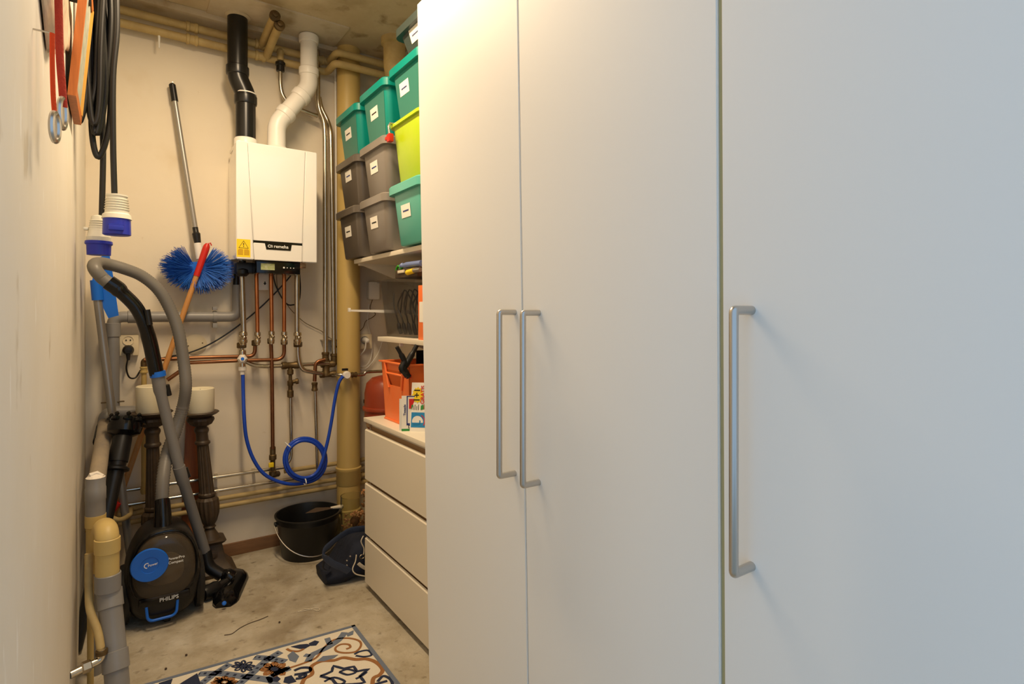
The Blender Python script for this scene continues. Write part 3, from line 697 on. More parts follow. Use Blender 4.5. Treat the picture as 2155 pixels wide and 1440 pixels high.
t.part('brass_elbow', MB().tube(fillet([e+UP*.02, e-UP*.012, Vector((XL, e.y-.03, e.z-.016))], .02), .0115, 14), M_chrome)
t.part('nut', ring(MB(), (e+Vector((XL, e.y-.03, e.z-.016)))/2-UP*.005, (1, .3, 0), .017, .024), M_nickel)
t.part('clamp_ring', MB().lathe([(.011, -.006), (.016, -.006), (.016, .006), (.011, .006)], e+UP*.01, UP, 16, cap=False), M_brass)
t.done()
t = Thing('small_water_pipe', 'thin tan pipe rising from the floor behind the grey waste pipe', 'pipe')
q = at(200, 1430, Y=2.28)
t.part('pipe', MB().tube([(q.x-.012, 2.28, 0), (q.x-.012, 2.28, .34), (q.x-.02, 2.30, .42)], .009, 12), M_ypvc); t.done()
t = Thing('small_water_pipe', 'short crooked cream pipe with red cap behind the black torch', 'pipe')
t.part('pipe', MB().tube(smooth(pts([(225, 1085, 2.8), (250, 1095, 2.82), (272, 1085, 2.95), (276, 1072, 3.06), (300, 1066, 3.07)], 2.9), 5), .0105, 12), M_opipe)
t.part('red_cap', MB().lathe([(.012, -.02), (.015, -.018), (.015, .018), (.012, .02)], at(242, 1066, Y=2.95), (.6, 0, .8), 12), M_red); t.done()
# duct stub high right
t = Thing('ventilation_duct', 'cream ventilation duct elbow coming out of the ceiling above the boxes', 'duct')
q = at(830, 80, Y=2.78)
t.part('duct', MB().tube(fillet([(q.x, 2.78, ZC), (q.x, 2.78, 2.42), (q.x+.16, 2.80, 2.33)], .09), .056, 24), M_opipe)
t.part('collar', MB().lathe([(.056, 0), (.068, 0), (.068, -.03), (.056, -.036)], (q.x, 2.78, ZC), seg=28, cap=False), M_opipe)
t.done()

# ================================================================== electrics on the back wall
def socket_plate(name, lab, px0, py0, px1, py1):
    t = Thing(name, lab, 'socket')
    a = at(px0, py0, Y=YB-.035); b = at(px1, py1, Y=YB-.035)
    t.part('frame', MB().box((a.x, YB-.035, b.z), (b.x, YB, a.z), .004), M_cream)
    return t, a, b
t, a, b = socket_plate('wall_socket', 'cream wall socket on the left with a black plug in it', 251, 706, 292, 748)
sc = at(270, 717, Y=YB-.035)
well = t.part('socket_well', MB().lathe([(.022, -.001), (.022, .002), (.019, .002), (.018, -.012), (0, -.012)], (sc.x, YB-.036, sc.z), (0, -1, 0), 24, cap=False), M_cream)
for dx in (-.008, .008): t.part('contact_hole', MB().lathe([(0, 0), (.003, 0), (.003, .001), (0, .001)], (sc.x+dx, YB-.0365, sc.z+.002), (0, -1, 0), 10), M_ink, well)
t.done()
t = Thing('plug_cable', 'black plug with looping black cable on the left wall socket', 'cable')
q = at(270, 737, Y=YB-.05)
t.part('plug', MB().lathe([(.020, -.01), (.022, 0), (.022, .014), (.014, .026), (.0, .028)], (q.x, YB-.037, q.z), (0, -1, 0), 20).tube([(q.x, YB-.05, q.z), (q.x, YB-.05, q.z-.045)], [.012, .006], 10), M_black)
t.part('cable', MB().tube(smooth(pts([(270, 752, YB-.05), (266, 775, YB-.045), (272, 794, YB-.04), (285, 795, YB-.03), (297, 778, YB-.02), (312, 762, YB-.02), (350, 752, YB-.03), (400, 742, YB-.02), (450, 720, YB-.02), (505, 683, YB-.02), (560, 636, YB-.02), (612, 580, YB-.06), (616, 560, YB-.1)], YB-.02), 6), .0036, 8), M_black)
t.done()
t = Thing('boiler_cable', 'thin black boiler cable drooping behind the right copper pipe', 'cable')
t.part('cable', MB().tube(smooth(pts([(573, 570, 3.06), (580, 600), (592, 625), (604, 640), (615, 642), (628, 636), (632, 610), (630, 575, 3.06)], 3.09), 6), .0036, 8), M_black); t.done()
t = Thing('sensor_wire', 'thin brown wire running from under the boiler to the zinc risers', 'cable')
t.part('wire', MB().tube(smooth(pts([(582, 575, 3.08), (585, 610), (600, 635), (615, 655), (640, 678), (662, 690), (678, 698), (682, 704), (702, 716), (712, 724)], 3.115), 5), .0016, 6), M_brass); t.done()
t = Thing('round_cover_plate', 'round cream blanking plate on the wall below the grey pipe', 'cover plate')
q = at(411, 725, Y=YB)
t.part('disc', MB().lathe([(.049, 0), (.049, .004), (.046, .006), (0, .006)], (q.x, YB, q.z), (0, -1, 0), 32), M_cream)
for dx in (-.03, .03): t.part('screw', MB().lathe([(.003, 0), (.003, .0075), (0, .0075)], (q.x+dx, YB, q.z+dx*.2), (0, -1, 0), 8), M_brass)
t.done()
t = Thing('brass_elbow_fitting', 'small brass elbow and cream stub pipe left of the wall socket cable', 'pipe fitting')
e1 = at(303, 760, Y=3.06)
t.part('elbow', MB().tube(fillet([e1+Vector((.03, 0, .004)), e1+Vector((0, 0, .004)), e1-UP*.03], .02), .013, 12), M_brass)
t.part('stub_pipe', MB().tube([e1-UP*.02, Vector((e1.x, e1.y, .40))], .0105, 12), M_ypvc)
t.part('collar', fitting(MB(), e1-UP*.04, UP, .016, .03), M_ypvc)
t.part('foot', MB().lathe([(.0105, .39), (.014, .40), (.014, .42)], (e1.x, e1.y, 0)).box((e1.x-.006, e1.y, .395), (e1.x+.006, YB, .41)), M_ypvc)
t.done()
t, a, b = socket_plate('wall_socket', 'cream wall socket behind the tan stack with a white plug', 752, 704, 783, 734)
q = at(768, 716, Y=YB-.04)
t.part('socket_well', MB().lathe([(.022, -.001), (.022, .002), (.019, .002), (.018, -.010), (0, -.010)], (q.x, YB-.036, q.z), (0, -1, 0), 24, cap=False), M_gpvc)
t.done()
t = Thing('white_charger_cable', 'white plug with white cable drooping beside the tan stack', 'cable')
t.part('plug', MB().lathe([(.016, -.006), (.017, .01), (.012, .03), (.005, .034)], (q.x, YB-.042, q.z), (.1, -1, -.1), 16), M_whitep)
t.part('cable', MB().tube(smooth(pts([(770, 720, 3.05), (768, 735, 3.06), (758, 748, 3.08), (748, 756, 3.1)], 3.09), 6), .004, 8), M_whitep)
t.part('cable', MB().tube(smooth(pts([(776, 640, 3.11), (774, 680), (783, 720), (781, 752), (770, 770), (757, 772), (762, 778), (775, 772), (795, 745), (806, 715)], 3.11), 6), .0022, 8), M_whitep)
t.done()
t = Thing('power_adapter', 'white rounded power adapter with brown lead on the wall behind smoky box', 'adapter')
a = at(776, 592, Y=3.09); b = at(800, 631, Y=3.09)
t.part('body', MB().box((a.x, 3.09, b.z), (b.x, YB, a.z), .012), M_whitep)
t.part('lead', MB().tube(smooth(pts([(784, 630), (779, 650), (790, 660), (784, 668), (770, 676), (764, 690), (752, 702)], 3.115), 6), .002, 6), M_brass)
t.done()

# ================================================================== cleaning tools on the back wall
t = Thing('washing_brush', 'blue oval washing brush on a silver telescopic pole hung on the back wall', 'brush')
A = at(362, 176, Y=3.10); B = at(416, 512, Y=3.06); d = (B-A)
def al(k): return A+d*k
t.part('grip', MB().tube([al(0), al(.008), al(.11)], [.009, .0145, .0145], 14), M_black)
t.part('pole', MB().tube([al(.11), al(.92)], .0115, 14), M_pole)
t.part('adapter', MB().tube([al(.90), al(.93), al(.94), al(1.03)], [.0125, .0125, .018, .013], 14), M_black)
t.part('socket', MB().tube([al(1.0), al(1.10)], .017, 12), M_whitep)
t.part('hanging_nail', MB().tube([al(.004)-YD*.03, (A.x, YB, al(.004).z)], .002, 8), M_nickel)
bc = at(417, 566, Y=3.06)
t.part('brush_block', MB().lathe([(.0, .02), (.055, .02), (.06, .01), (.055, -.012), (0, -.014)], (0, 0, 0), (0, -1, 0), 28).xf(Matrix.Translation(bc) @ Matrix.Diagonal((1.25, 1, .55, 1))), M_bluep)
m = MB(); rnd = random.Random(5)
for i in range(2600):
    a_ = rnd.uniform(0, 2*PI)
    ex = rnd.uniform(.25, 1)
    o_ = Vector((.07*math.cos(a_)*ex, rnd.uniform(-.02, .012), .028*math.sin(a_)*ex))
    if math.sin(a_) > .35 and abs(o_.x) < .022: continue
    dr = Vector((math.cos(a_)*1.0, rnd.uniform(-.9, .12)*(1.15-ex*.6), math.sin(a_)*.72+rnd.uniform(-.06, .06))).normalized()
    L = rnd.uniform(.078, .10); p0 = bc+o_; p1 = p0+dr*L
    if p1.y > YB-.004: p1.y = YB-.004
    if p1.z > bc.z+.03 and abs(p1.x-bc.x) < .026: continue
    s_ = dr.cross(Vector((.3, .9, .2))).normalized()*.0011; s2 = dr.cross(s_).normalized()*.0011
    m.add([p0+s_, p0-s_*.5+s2, p0-s_*.5-s2, p1+s_*.8, p1-s_*.4+s2*.8, p1-s_*.4-s2*.8], [(0, 1, 4, 3), (1, 2, 5, 4), (2, 0, 3, 5), (3, 4, 5)])
t.part('bristles', m, M_bristle, kind='stuff')
t.done()
t = Thing('broom_handle', 'wooden broom handle with red plastic tip leaning on the back wall', 'broom handle')
A = at(437, 513, Y=3.0); B = at(258, 1030, Y=3.03); d = B-A; Lk = (A.z-.0)/(A.z-B.z); B = A+d*Lk
d = B-A
t.part('stick', MB().tube([A+d*.08, B], .0115, 14), M_stick)
t.part('red_tip', MB().tube([A, A+d*.008, A+d*.02, A+d*.10], [.008, .0145, .0155, .0135], 14), M_red)
t.part('hanging_hook', MB().tube([A+Vector((0, 0, .0)), A+Vector((.012, 0, .004)), A+Vector((.016, 0, -.008))], .003, 8), M_red)
t.done()
t = Thing('squeegee', 'blue plastic squeegee head on a grey pole standing in the left corner', 'squeegee')
poly = [(203, 545), (230, 532), (238, 580), (250, 664), (228, 670), (218, 650), (213, 628), (196, 626), (192, 600)]
yq = 2.93
t.part('blue_head', MB().prism([at(x, y, Y=yq) for x, y in poly], (0, .03, 0)), M_bluep)
t.part('pole_socket', MB().tube(pts([(202, 590), (206, 632)], yq-.004), .021, 14), M_bluep)
A = at(205, 626, Y=yq-.004); B = at(268, 1120, Y=2.96); d = B-A; B = A+d*((A.z)/(A.z-B.z))
t.part('pole', MB().tube([A, B], .0155, 14), M_pole)
t.done()

# ================================================================== left wall hangings
t = Thing('extension_cable', 'thick black extension cable coiled on a hook with two blue and white plugs', 'cable')
yc = 2.24
rnd = random.Random(11)
rc = .0085
loops = [((170, -60), (172, 120), (166, 240), (170, 250), (180, 200), (186, 60), (188, -60)),
         ((186, -60), (193, 80), (196, 240), (203, 280), (212, 262), (222, 180), (216, 60), (205, -60)),
         ((196, -60), (188, 120), (188, 230), (199, 258), (214, 220), (208, 100), (199, -60)),
         ((205, -60), (214, 60), (214, 170), (205, 268), (198, 275), (194, 220), (186, 120), (190, -60)),
         ((210, -60), (222, 60), (233, 130), (232, 240), (222, 300), (207, 331), (196, 300), (193, 230), (204, 100), (202, -60)),
         ((180, -60), (186, 60), (178, 180), (186, 225), (200, 180), (206, 70), (214, -60)),
         ((228, -60), (233, 40), (226, 140), (214, 220), (202, 262), (196, 200), (202, 60), (196, -60)),
         ((176, -60), (180, 100), (192, 246), (204, 250), (210, 190), (212, 90), (220, -60))]
for i, lp in enumerate(loops):
    t.part('cable_loop', MB().tube(smooth(pts(lp, yc-.03+.016*((i*3) % 7)/2), 7), rc, 10), M_rubber)
for j, (pp, px, py, yy) in enumerate((([(243, -60), (246, 60), (238, 160), (238, 300), (241, 412)], 246, 411, 2.20),
                                      ([(224, -60), (222, 120), (216, 240), (217, 330), (214, 460)], 208, 456, 2.29))):
    t.part('cable_end', MB().tube(smooth(pts(pp, yy), 7), rc, 10), M_rubber)
    q = at(px, py, Y=yy); s_ = .0015*yy/1.95
    k = yy*.82/1200
    if j == 0:
        pr = [(.006, .004), (.0265, .0), (.0265, -.004), (.024, -.006), (.029, -.052), (.034, -.056), (.036, -.068), (.0, -.068)]
        pr2 = [(.0, -.066), (.033, -.066), (.034, -.112), (.030, -.114), (.0, -.114)]
    else:
        pr = [(.006, .004), (.017, .0), (.019, -.006), (.028, -.058), (.030, -.060), (.030, -.074), (0, -.074)]
        pr2 = [(.0, -.072), (.033, -.072), (.034, -.08), (.030, -.084), (.029, -.112), (.0, -.112)]
    ax = UP; pr = [(a_*1.12, b_*1.12) for a_, b_ in pr]; pr2 = [(a_*1.12, b_*1.12) for a_, b_ in pr2]
    pg = t.part('plug', MB().lathe(pr, q, ax, 24), M_ceew, label='white plug shell')
    t.part('blue_collar', MB().lathe(pr2, q, ax, 24), M_ceeb, pg)
    if j == 0:
        t.part('latch', MB().box((q.x-.022, q.y-.046, q.z-.116), (q.x+.018, q.y-.031, q.z-.10), .003).box((q.x-.022, q.y-.044, q.z-.10), (q.x+.018, q.y-.033, q.z-.096)), M_ceeb, pg)
    else:
        t.part('latch', MB().box((q.x-.040, q.y-.013, q.z-.047), (q.x-.028, q.y+.013, q.z-.038), .002), M_ceew, pg)
    for kk in range(5):
        zr = -.012-.007*kk
        t.part('grip_rib', MB().lathe([(k_*1.12, zr*1.12-d_) for k_, d_ in (((.0262 if j == 0 else .0205)+.0007*kk, 0), ((.0278 if j == 0 else .0225)+.0007*kk, .0015), ((.0262 if j == 0 else .0208)+.0007*kk, .003))], q, ax, 24, cap=False), M_ceew, pg)
hk = at(205, -58, Y=yc)
t.part('hook', MB().tube([(XL, yc, hk.z), (hk.x+.05, yc, hk.z), (hk.x+.06, yc, hk.z+.03)], .006, 10), M_nickel)
t.done()
t = Thing('picture_frame', 'orange wooden picture frame hung on the left wall beside black cable', 'picture')
ya, yb2 = 1.86, 2.14
z0, z1 = at(150, 200, Y=ya).z, at(150, -90, Y=ya).z
def fr(z, dx, y):   # leaning outward at the top, far end standing off the wall
    return Vector((XL+.004+.085*(z-z0)+dx, y, z))
def slab(za, zb, y_a, y_b, dx0, dx1):
    return MB().hexa([fr(za, dx0, y_a), fr(za, dx1, y_a), fr(za, dx1, y_b), fr(za, dx0, y_b), fr(zb, dx0, y_a), fr(zb, dx1, y_a), fr(zb, dx1, y_b), fr(zb, dx0, y_b)])
t.part('side_rail', slab(z0, z1, ya, ya+.024, 0, .018), M_wood)
t.part('side_rail', slab(z0, z1, yb2-.024, yb2, 0, .018), M_wood)
t.part('bottom_rail', slab(z0, z0+.024, ya+.024, yb2-.024, 0, .018), M_wood)
t.part('top_rail', slab(z1-.024, z1, ya+.024, yb2-.024, 0, .018), M_wood)
t.part('gold_slip', slab(z0+.02, z1-.02, yb2-.034, yb2-.024, .008, .021), M_gold)
t.part('print', slab(z0+.02, z1-.02, ya+.022, yb2-.03, .008, .014), M_pic)
t.part('hanger', MB().box((XL, (ya+yb2)/2-.01, z1-.05), (XL+.05, (ya+yb2)/2+.01, z1-.03)), M_black)
t.done()
def strap(name, lab, path, Y, m_, ringp, wd):
    t = Thing(name, lab, 'strap')
    P_ = smooth(pts(path, Y), 6)
    t.part('webbing', MB().tube(P_, .01, 10, flat=(wd, .0025), up=(1, .5, 0)), m_)
    a, b = ringp
    c = (at(*a, Y=Y)+at(*b, Y=Y))/2; hh = (at(*a, Y=Y)-at(*b, Y=Y)).length/2
    t.part('steel_ring', MB().tube([c+Vector((.0035*math.sin(k*PI/12), .014*math.sin(k*PI/12), hh*math.cos(k*PI/12))) for k in range(24)], .0045, 8, closed=True), M_steel)
    t.part('nail', MB().tube([P_[0], Vector((XL, P_[0].y, P_[0].z))], .0015, 8), M_nickel)
    t.done()
strap('strap_with_ring', 'short orange-red webbing strap with steel ring, nearest on the left wall', [(110, 70), (110, 130), (112, 200), (115, 240)], 1.15, M_strapo, ((113, 238), (118, 297)), .0036)
strap('strap_with_ring', 'longer dark red webbing strap with steel ring beside the picture frame', [(122, -40), (124, 40), (126, 120), (131, 185), (134, 225)], 1.25, M_strap, ((127, 207), (136, 270)), .0062)
# crumpled sack
m = MB(); rings = []; rnd = random.Random(2)
for i in range(17):
    k = i/16; z = at(100, -90+k*235, Y=1.45).z; ring_ = []
    wy = .56*max(0, 1-k)**1.0+.010; cy = 1.36-.02*k
    for j in range(28):
        a_ = 2*PI*j/28
        rr = 1+.22*math.sin(5*a_+k*4)+.12*math.sin(9*a_-k*7)+rnd.uniform(-.06, .06)
        x = XL+.002+max(0, (.018*(1-.3*k)*max(0, math.cos(a_))*rr+.001))
        ring_.append((x, cy+wy*math.sin(a_)*(.9+.1*rr), z+.006*math.sin(3*a_+i)))
    rings.append(ring_)
t = Thing('hanging_sack', 'crumpled pale sack hanging high on the left wall behind the red straps', 'sack')
t.part('cloth', m.loft(rings), M_sack, sharp=60)
zt = rings[0][0][2]
t.part('hook', MB().tube([(XL, 1.40, zt+.01), (XL+.03, 1.40, zt+.01), (XL+.03, 1.40, zt-.02)], .004, 8), M_nickel)
t.done()

# ================================================================== vacuum cleaner
t = Thing('vacuum_cleaner', 'black canister vacuum cleaner with blue disc standing upright on the floor', 'vacuum cleaner')
vx = .158
def outline(y, s, zc=.195, hw=.128, hz=.178, p=.72, dz=0):
    out = []
    for j in range(48):
        a_ = 2*PI*j/48; c_, s_ = math.cos(a_), math.sin(a_)
        x = hw*s*math.copysign(abs(c_)**p, c_); z = hz*s*math.copysign(abs(s_)**(p if s_ < 0 else .95), s_)
        x *= (1-.10*max(0, s_))
        out.append((vx+x, y, zc+z+dz))
    return out
t.part('body', MB().loft([outline(2.555, .62), outline(2.56, .82), outline(2.575, .94), outline(2.60, 1), outline(2.72, 1), outline(2.77, .94), outline(2.80, .75)]), M_vdark, sharp=60)
bn = t.part('dust_bin', MB().loft([outline(2.57, .98, .235, .108, .125), outline(2.548, .95, .235, .108, .125), outline(2.538, .86, .235, .108, .125), outline(2.535, .70, .235, .108, .125)]), M_bin, sharp=60)
t.part('rim', MB().tube([Vector(p)+Vector((0, -.004, 0)) for p in outline(2.566, 1.0, .235, .112, .13)], .005, 8, closed=True), M_blackg)
t.part('dust_filter', MB().loft([outline(2.556, .72, .225, .09, .085), outline(2.5535, .70, .225, .09, .085)]), M_dust, bn)
dc = at(315, 1190, Y=2.53)
ds = t.part('blue_disc', MB().lathe([(0, .0), (.060, .0), (.062, .008), (.059, .014), (.030, .012), (.029, .010), (0, .010)], (dc.x, 2.54, dc.z), (0, -1, 0), 40), M_bluep, label='round blue disc')
t.part('swirl_mark', MB().ribbon([(dc.x-.008+.009*math.cos(R(a_)), 2.5295, dc.z+.009*math.sin(R(a_))) for a_ in range(60, 300, 30)], .003, (0, -1, 0), .0006), M_print, ds)
t.text('disc_lettering', 'Power', .012, (dc.x+.010, 2.5292, dc.z), (1, 0, .12), (0, 0, 1), M_print, ds)
tx = at(370, 1177, Y=2.536)
t.text('lettering', 'PowerPro', .0135, (tx.x+.002, 2.5325, tx.z+.006), (1, 0, .0), (0, 0, 1), M_print)
t.text('lettering', 'Compact', .0135, (tx.x+.0, 2.5325, tx.z-.009), (1, 0, .0), (0, 0, 1), M_print)
tx = at(357, 1258, Y=2.552)
bp_ = t.part('brand_panel', MB().box((vx-.085, 2.547, tx.z-.016), (vx+.085, 2.58, tx.z+.018), .008), M_blackg)
t.text('brand_lettering', 'PHILIPS', .020, (tx.x-.002, 2.5465, tx.z), (1, 0, 0), (0, 0, 1), M_print, bp_)
h0 = at(307, 1266, Y=2.548); h1 = at(375, 1260, Y=2.548); hb = at(340, 1302, Y=2.548)
t.part('carry_handle', MB().tube(fillet([(h0.x, 2.556, h0.z-.008), (h0.x+.006, 2.548, hb.z), (h1.x-.006, 2.548, hb.z), (h1.x, 2.556, h0.z-.008)], .022), .0052, 12), M_bluep, label='blue U-shaped carry handle')
for sgn in (-1, 1):
    wx = vx+sgn*.128
    wh = t.part('wheel', MB().lathe([(.0, .016), (.075, .016), (.108, .010), (.112, -.004), (.106, -.016), (0, -.016)], (wx, 2.68, .112), (sgn, 0, 0), 36), M_black)
    t.part('hub_cap', MB().lathe([(0, .021), (.05, .019), (.056, .015)], (wx, 2.68, .112), (sgn, 0, 0), 28), M_vdark, wh)
t.part('front_castor', MB().lathe([(.012, -.012), (.016, -.010), (.016, .010), (.012, .012)], (vx+.01, 2.60, .016), (1, 0, 0), 14).box((vx-.004, 2.59, .014), (vx+.024, 2.61, .05), .003), M_black)
# hose coupling, hose, wand
q0 = at(343, 1105, Y=2.63)
t.part('coupling', MB().tube([q0-UP*.02, q0+UP*.03, at(341, 1052, Y=2.66)], [.034, .03, .027], 18), M_blackg)
hp = pts([(341, 1056, 2.66), (343, 1010, 2.68), (352, 955, 2.74), (370, 905, 2.775), (384, 860, 2.775), (391, 815, 2.75), (387, 765, 2.76), (376, 700, 2.76), (360, 655, 2.76), (335, 612, 2.75), (300, 582, 2.74), (262, 566, 2.72), (225, 556, 2.70), (203, 555, 2.66), (200, 566, 2.62), (215, 585, 2.62), (232, 598, 2.62)], 2.7)
hs = smooth(hp, 18); rad = [.0222+(.0030 if i < 75 else .0014)*(i % 2) for i in range(len(hs))]
t.part('hose', MB().tube(hs, rad, 14), M_hose, sharp=80)
hd = pts([(228, 594, 2.62), (246, 606, 2.62), (252, 612, 2.62), (285, 645, 2.63), (304, 682, 2.64), (316, 722, 2.66), (322, 750, 2.67), (330, 788, 2.68)], 2.65)
t.part('wand_handle', MB().tube(smooth(hd, 5), [.0285]*11+[.0245]*12+[.026]*13, 16), M_blackg)
q = at(313, 668, Y=2.615)
t.part('suction_slider', MB().tube(pts([(309, 652), (315, 684)], 2.615), .011, 10), M_black)
t.part('blue_ring', MB().tube(pts([(331, 782), (333, 793)], 2.68), .0285, 16), M_bluep)
W = pts([(332, 790, 2.68), (337, 822, 2.685), (372, 985, 2.71), (386, 1002, 2.74), (432, 1162, 2.80)], 2.7)
t.part('upper_tube', MB().tube([W[0], W[1], W[1]+(W[2]-W[1])*.06, at(378, 990, Y=2.71)], [.024, .0235, .020, .020], 16), M_tube)
W3 = at(376, 982, Y=2.708); W4 = at(434, 1170, Y=2.80)
lt = t.part('lower_tube', MB().tube([W3, W3+(W4-W3)*.17, W3+(W4-W3)*.19, W4], [.023, .0235, .0205, .0205], 16), M_tube)
t.part('release_button', MB().tube(pts([(389, 985, 2.72), (395, 1005, 2.72)], 2.72), [.011, .013], 10), M_black, lt)
t.part('tube_clip', MB().tube(pts([(352, 810, 2.68), (356, 832, 2.69)], 2.68), [.008, .010], 10), M_black)
# neck and nozzle
N0 = at(432, 1160, Y=2.80); N1 = at(440, 1192, Y=2.79); N2 = at(468, 1212, Y=2.765)
t.part('nozzle_neck', MB().tube(smooth([N0, N1, N2], 6), .025, 16), M_black)
P_a = at(503, 1196, Z=.03); P_b = at(470, 1264, Z=.03); ax = (P_b-P_a); Ln = ax.length; ax.normalize(); sd = Vector((-ax.y, ax.x, 0))
if sd.x > 0: sd = -sd
rings = []
for k in range(13):
    q = k/12; e_ = min(q, 1-q); s_ = min(1, .55+e_*4); c_ = P_a+ax*(Ln*q); c_.z = 0
    w0 = .05*s_; h_ = .05*min(1, .6+e_*3)
    rings.append([c_+sd*x*w0+UP*z*h_ for x, z in ((-1, .12), (-.9, 0.04), (.9, .04), (1.05, .15), (1.0, .5), (.6, .85), (.1, 1), (-.5, .8), (-.9, .4))])
t.part('floor_nozzle', MB().loft(rings), M_blackg, sharp=40)
cm = P_a+ax*Ln*.45; cm.z = .045
t.part('nozzle_joint', MB().tube(smooth([N2, (N2+cm)/2+UP*.008, cm], 5), [.025]*5+[.030]*5+[.026], 14), M_blackg)
r0 = at(443, 1243, Z=.035)
t.part('nozzle_roller', MB().lathe([(.0, -.036), (.027, -.034), (.031, -.02), (.028, 0), (.031, .02), (.027, .034), (0, .036)], (r0.x, r0.y, .034), (.9, .45, 0), 18).tube([Vector((r0.x, r0.y, .034)), cm], .018, 10), M_black)
bb = at(471, 1271, Z=.02)
t.part('blue_pedal', MB().lathe([(0, .006), (.007, .005), (.009, 0)], bb+Vector((0, -.01, .006)), (0, -.8, .5), 12), M_bluep)
t.done()

# ================================================================== candle holders
def holder(lab, pxtop, pxbase, clab, ctop, yh):
    top = at(pxtop, 868, Y=yh); H_ = top.z
    bs = at(pxbase, 1180, Y=yh); lean = Vector((top.x-bs.x, 0, 0))
    def sh(mb): mb.v = [p+Vector((bs.x+lean.x*min(1, p.z/H_), yh, 0)) for p in mb.v]; return mb
    t = Thing('candle_holder', lab, 'candle holder', 'bronze candle holders')
    def sq(z, h, n=6):
        return [Vector((x, y, z)) for x, y in rrect(2*h, 2*h, h*.18, 2)]
    t.part('base', sh(MB().loft([sq(0, .088), sq(.018, .09), sq(.03, .078), sq(.06, .055), sq(.10, .046), sq(.135, .042), sq(.145, .055), sq(.152, .06), sq(.158, .05)])), M_bronze, sharp=30)
    t.part('rosette', sh(MB().lathe([(.022, 0), (.02, .004), (.012, .005), (.01, .008), (0, .008)], (0, -.046, .09), (0, -1, .1), 12)), M_bronze)
    t.part('urn', sh(MB().lathe([(.044, .158), (.034, .175), (.026, .19), (.021, .20), (.021, .206), (.027, .212), (.021, .22), (.034, .24, 1), (.046, .275, 1), (.049, .31, 1), (.047, .34, 1), (.036, .352)], seg=32, flute=.07)), M_bronze, sharp=25)
    t.part('shaft', sh(MB().lathe([(.030, .35), (.036, .36), (.036, .368), (.032, .374, 1), (.024, H_-.155, 1), (.026, H_-.15), (.032, H_-.145), (.032, H_-.137), (.026, H_-.13), (.025, H_-.10), (.031, H_-.085), (.03, H_-.075), (.022, H_-.065)], seg=32, flute=.09)), M_bronze, sharp=25)
    t.part('drip_pan', sh(MB().lathe([(.022, H_-.066), (.045, H_-.055, 1), (.058, H_-.035, 1), (.056, H_-.025), (.045, H_-.02), (.07, H_-.008), (.080, H_), (.076, H_+.004), (.05, H_+.001), (0, H_+.001)], seg=40, flute=.05)), M_bronze, sharp=25)
    t.done()
    rc_ = .0595; hc = ctop
    t = Thing('pillar_candle', clab, 'candle', 'ivory pillar candles')
    cxw = top.x
    t.part('wax', MB().lathe([(rc_-.002, H_+.002), (rc_, H_+.005), (rc_, H_+hc-.003), (rc_-.004, H_+hc), (rc_-.010, H_+hc-.004), (0, H_+hc-.008)], (cxw, yh, 0), seg=36), M_candle)
    t.part('wick', MB().tube([(cxw, yh, H_+hc-.01), (cxw+.001, yh, H_+hc-.004)], .0012, 6), M_ink)
    t.done()
holder('dark bronze candle holder on the right, its square foot beside the vacuum nozzle', 421, 449, 'thick ivory pillar candle on the right-hand bronze holder', .112, 2.985)
holder('dark bronze candle holder on the left, mostly behind the vacuum hose', 320, 328, 'thick ivory pillar candle on the left-hand holder behind the grey tube', .116, 2.905)

# black garden torch
t = Thing('garden_torch', 'black plastic garden torch with spiky crown leaning in the left corner', 'garden torch')
A = at(263, 900, Y=2.84); B = at(222, 1090, Y=2.70); d = (B-A).normalized(); up_ = -d
t.part('cup', MB().lathe([(.018, -.045), (.045, -.030), (.058, -.022), (.062, .0), (.058, .03), (.05, .03), (.045, -.01), (0, -.012)], A, up_, 24), M_blackg)
for k in range(8):
    a_ = 2*PI*k/8
    u = up_.cross(YD).normalized(); v_ = up_.cross(u)
    b0 = A+u*(.055*math.cos(a_))+v_*(.055*math.sin(a_))+up_*.02
    t.part('crown_spike', MB().lathe([(.018, 0), (.016, .012), (.006, .020), (.009, .027), (.004, .034), (0, .035)], b0, up_, 8), M_blackg)
t.part('neck', MB().lathe([(.036, .0), (.034, .09), (.030, .12)], A+d*.14, up_, 20).lathe([(.036, -.008), (.046, -.004), (.046, .004), (.036, .012)], A+d*.17, up_, 20), M_black)
Lb = A.z/abs(d.z)
t.part('spike_shaft', MB().tube([A+d*.10, A+d*.24, A+d*(Lb-.02), A+d*Lb], [.033, .028, .016, .004], 16), M_black)
t.done()

# plank behind the candle holders
t = Thing('wooden_plank', 'reddish brown varnished plank standing against the back wall behind candle holder', 'plank')
a = at(392, 890, Y=3.105); b = at(383, 1150, Y=3.105)
t.part('board', MB().hexa([(b.x-.01, 3.098, 0), (b.x+.075, 3.098, 0), (b.x+.075, 3.116, 0), (b.x-.01, 3.116, 0), (a.x, 3.098, a.z+.03), (a.x+.06, 3.098, a.z+.03), (a.x+.06, 3.116, a.z+.03), (a.x, 3.116, a.z+.03)]), M_plank)
t.part('end_cap', MB().box((a.x-.001, 3.097, a.z+.03), (a.x+.061, 3.117, a.z+.034)), M_plank)
t.done()

